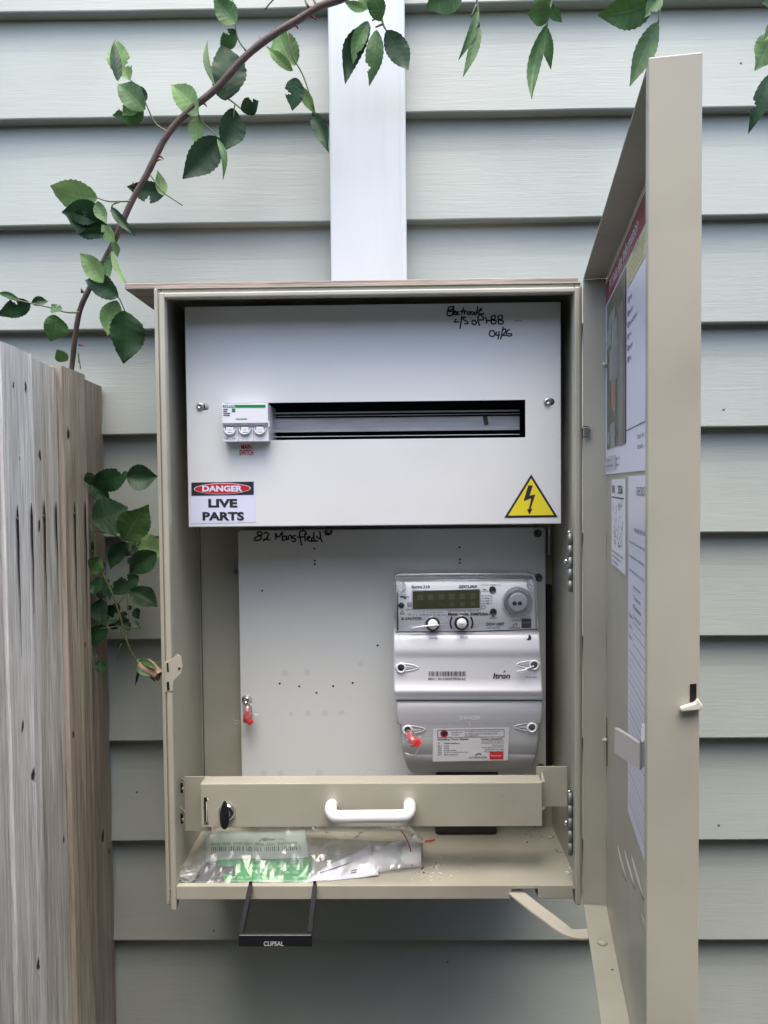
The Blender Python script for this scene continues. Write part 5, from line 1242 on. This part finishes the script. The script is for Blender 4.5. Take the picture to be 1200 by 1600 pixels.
leafset(g, [(690, 70, 625, -12, 62, 'm'), (690, 86, 645, 152, 46, 'm'), (660, 292, 652, 128, 94, 'd'), (628, 250, 608, 118, 18, 'm'), (662, 295, 632, 205, 34, 'm'),
 (378, 236, 340, 116, 64, 'l'), (345, 238, 334, 122, 30, 'd'), (424, 322, 345, 245, 66, 'm'), (424, 300, 402, 248, 40, 'd'), (420, 322, 330, 338, 58, 'm'), (400, 300, 358, 338, 40, 'l'),
 (580, 335, 500, 247, 66, 'l'), (580, 340, 574, 426, 42, 'l'), (706, 322, 758, 296, 48, 'd'), (686, 318, 652, 445, 82, 'd'), (642, 404, 535, 524, 88, 'd'), (636, 405, 653, 528, 18, 'm'),
 (482, 572, 372, 546, 58, 'd'), (478, 572, 462, 496, 32, 'l'), (285, 582, 146, 545, 90, 'l'), (300, 620, 180, 622, 66, 'd'), (314, 664, 195, 634, 82, 'd'), (312, 690, 230, 688, 30, 'd'), (284, 590, 312, 655, 34, 'm'),
 (325, 606, 396, 692, 26, 'd'), (338, 708, 298, 658, 36, 'l'), (330, 705, 345, 755, 22, 'l'), (302, 828, 233, 742, 54, 'l'), (322, 742, 312, 832, 24, 'm'), (326, 735, 376, 840, 16, 'l'), (346, 872, 250, 820, 62, 'd'), (342, 880, 316, 984, 58, 'l'), (366, 910, 362, 1066, 98, 'd'),
 (90, 888, -8, 925, 50, 'd'), (60, 882, -8, 860, 18, 'm'), (92, 888, 142, 884, 28, 'd'), (162, 922, 148, 1000, 66, 'm'), (176, 912, 150, 892, 32, 'm'), (196, 1058, 166, 1024, 36, 'm'),
 (862, 192, 812, 78, 80, 'l'), (858, 208, 780, 135, 30, 'l'), (868, 228, 856, 325, 54, 'd'), (868, 252, 926, 338, 34, 'l'), (914, 330, 963, 446, 44, 'd')], sc1, 0, 0, .955, .022, 3)
g.build('foliage', rose)
g = MB(); TW = [[(720, 148), (700, 120), (690, 80), (680, -20)], [(492, 388), (455, 360), (430, 310), (412, 265), (380, 232)], [(578, 320), (590, 355), (630, 392), (645, 425)], [(662, 285), (690, 305), (718, 330)], [(688, 305), (684, 345)], [(440, 512), (470, 555), (490, 572), (535, 602)], [(385, 590), (350, 590), (318, 590), (285, 580)], [(350, 592), (330, 600), (325, 620)], [(232, 915), (195, 915), (150, 902), (90, 888), (20, 872)], [(300, 825), (345, 868), (366, 912)], [(232, 1062), (228, 1030), (236, 1080)], [(842, 92), (855, 160), (885, 215), (905, 270), (918, 318)], [(335, 690), (325, 730), (318, 760)], [(925, 12), (905, -25)], [(910, 45), (895, 5), (890, -30)], [(776, 28), (795, 5), (830, -25)]]
for t_ in TW: g = MB(); twig(g, t_, sc1, 0, 0, .952); g.build('twig', rose)

def sprig(loc_px, label, leaves, twigs, sc, ox, oy, Y, seed):
    t = thing('rose_sprig', P(*loc_px, Y), label, 'rose sprig', 'rose sprigs hanging in along the top')
    g = MB(); leafset(g, leaves, sc, ox, oy, Y, .015, seed); g.build('foliage', t)
    for q_ in twigs: g = MB(); twig(g, q_, sc, ox, oy, Y, .0015, .0009); g.build('twig', t)
sprig((585, 0), 'leafy rose sprig hanging over the white downpipe at the top', [(1082, 70, 1012, 246, 62, 'd'), (1102, 88, 1082, 252, 48, 'm'), (1118, 62, 1084, -30, 52, 'm'), (1134, 88, 1196, 206, 62, 'd'), (1072, 28, 1008, 4, 28, 'l'), (1078, 62, 1034, 190, 40, 'm'), (1060, -25, 1075, 30, 34, 'l')],
      [[(1128, -40), (1118, 40), (1124, 75), (1134, 92)], [(1122, 70), (1100, 80)], [(1118, 45), (1090, 60)], [(1060, -40), (1072, 10)]], sc1, 0, 0, .93, 11)
sc2 = 1/1.875
sprig((690, 0), 'rose sprig with one round leaf and two thin curled leaves right of downpipe', [(305, -25, 198, 22, 96, 'm'), (350, 30, 292, 178, 24, 'm'), (354, 72, 306, 226, 28, 'm')], [[(340, -40), (350, 20), (354, 75)], [(345, 15), (330, 50)], [(300, -30), (330, -30)]], sc2, 560, 0, .92, 12)
sprig((845, 0), 'rose sprig with two long narrow drooping leaves between downpipe and door', [(566, 34, 494, 40, 60, 'm'), (560, 12, 596, 66, 30, 'm'), (552, 70, 508, 292, 40, 'm'), (548, 76, 564, 204, 34, 'm'), (568, 20, 510, -30, 50, 'm')], [[(580, -40), (560, 30), (552, 78)]], sc2, 560, 0, .92, 13)
sprig((985, 0), 'rose sprig with broad dark leaf and serrated leaf just above the open door', [(872, -2, 700, 44, 92, 'm'), (888, -6, 838, 52, 40, 'm'), (878, 66, 795, 254, 58, 'm')], [[(888, -40), (884, 20), (878, 68)], [(886, 0), (860, -2)]], sc2, 560, 0, .90, 14)
sprig((1190, 60), 'rose sprig with drooping leaves at the far right top corner', [(1212, 92, 1162, 208, 66, 'm'), (1212, 214, 1142, 392, 46, 'd'), (1225, 66, 1188, 118, 40, 'm'), (1225, -20, 1180, 10, 60, 'm')], [[(1235, -60), (1222, 80), (1212, 218)]], sc2, 560, 0, .92, 15)
# lower branch between fence and box; dark leaf colours stand in for its shade
lb = thing('rose_branch', P(145, 760, 1.0), 'shaded rose branch with a drooping bud between the fence and the box', 'rose branch')
g = MB(); s4 = 140/622
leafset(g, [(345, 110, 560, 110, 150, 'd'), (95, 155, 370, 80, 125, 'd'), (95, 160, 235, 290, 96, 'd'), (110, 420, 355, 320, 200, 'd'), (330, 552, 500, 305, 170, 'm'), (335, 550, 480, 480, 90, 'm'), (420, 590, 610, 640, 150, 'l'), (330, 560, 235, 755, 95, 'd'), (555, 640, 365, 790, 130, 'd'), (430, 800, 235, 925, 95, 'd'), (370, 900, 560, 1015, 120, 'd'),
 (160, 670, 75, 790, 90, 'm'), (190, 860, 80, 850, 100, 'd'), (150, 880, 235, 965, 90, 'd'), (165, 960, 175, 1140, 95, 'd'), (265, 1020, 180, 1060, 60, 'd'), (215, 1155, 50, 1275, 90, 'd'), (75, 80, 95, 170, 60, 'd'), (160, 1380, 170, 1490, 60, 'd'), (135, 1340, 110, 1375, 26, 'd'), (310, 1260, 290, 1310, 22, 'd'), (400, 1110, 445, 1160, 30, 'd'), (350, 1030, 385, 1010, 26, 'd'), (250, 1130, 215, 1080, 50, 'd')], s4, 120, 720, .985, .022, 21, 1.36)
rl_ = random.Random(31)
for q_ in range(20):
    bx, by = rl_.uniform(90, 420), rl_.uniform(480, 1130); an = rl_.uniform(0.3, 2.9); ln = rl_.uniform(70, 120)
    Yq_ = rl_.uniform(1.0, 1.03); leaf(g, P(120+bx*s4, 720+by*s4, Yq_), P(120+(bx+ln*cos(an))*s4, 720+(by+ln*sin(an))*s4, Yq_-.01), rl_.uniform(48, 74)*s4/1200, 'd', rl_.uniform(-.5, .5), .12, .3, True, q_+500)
g.build('foliage', lb)
g = MB()
for t_, r in (([(60, 330), (80, 420), (125, 540), (130, 660), (190, 800), (250, 930), (310, 1110), (340, 1230), (380, 1330), (425, 1390)], .0016), ([(110, 488), (250, 510), (330, 555), (430, 580)], .0008), ([(160, 1165), (300, 1150), (400, 1165), (450, 1160)], .0007), ([(350, 920), (355, 1030), (365, 1110)], .0007), ([(290, 990), (330, 940), (370, 900)], .0007), ([(310, 1160), (310, 1210), (400, 1240)], .0006), ([(310, 1270), (250, 1390), (190, 1460), (165, 1480)], .0006), ([(320, 565), (270, 590), (235, 700)], .0007), ([(135, 1340), (130, 1400), (150, 1450)], .0006)):
    g = MB(); twig(g, t_, s4, 120, 720, .985, r, r*.7); g.build('stem', lb)
g = MB(); Yb = .965; a = P(120+425*s4, 720+1392*s4, Yb); tipp = P(120+575*s4, 720+1490*s4, Yb-.008); ax_ = (tipp-a).normalized(); Lb = (tipp-a).length
for k, (rr, tw) in enumerate(((1.0, 0), (.86, .9), (.70, 1.9))):
    n = 26; pr = [(.0012, .06), (.0068*rr, .16), (.0098*rr, .34), (.0100*rr, .52), (.0082*rr, .72), (.0070*rr, .90), (.0078*rr, 1.0)]
    u_ = ax_.orthogonal().normalized(); v_ = ax_.cross(u_); vs = []; fs = []
    for r_, h_ in pr:
        for i in range(n+1):
            a2 = 2*pi*i/n+tw; r2 = r_*(1-.16*(i/n)+.05*sin(3*a2+k)); vs.append(a+ax_*(Lb*h_*(1+.05*sin(2*a2+k)))+(u_*cos(a2)+v_*sin(a2))*r2)
    for i in range(len(pr)-1):
        for j in range(n): q0 = i*(n+1)+j; fs.append([q0, q0+1, q0+n+2, q0+n+1])
    g.add(vs, fs, M_petal, True)
BD = g.build('flower_bud', lb)
g = MB()
for k in range(5):
    a2 = 2*pi*k/5+.3; d = (ax_.orthogonal().normalized()*cos(a2)+ax_.cross(ax_.orthogonal().normalized())*sin(a2))
    leaf(g, a+ax_*Lb*.05+d*.004, a+ax_*Lb*(.85+.1*(k % 2))+d*(.0095+.002*(k % 2)), .0085, 'm', 0, .25, .2, False, k)
leaf(g, a+ax_*.004, P(120+405*s4, 720+1560*s4, Yb), .004, 'd', 0, .3, .2, False, 9)
g.lathe(a, ax_, [(.002, -.002), (.0042, .001), (.0040, .004), (.003, .006)], LM['m'], 12)
g.build('sepals', BD)
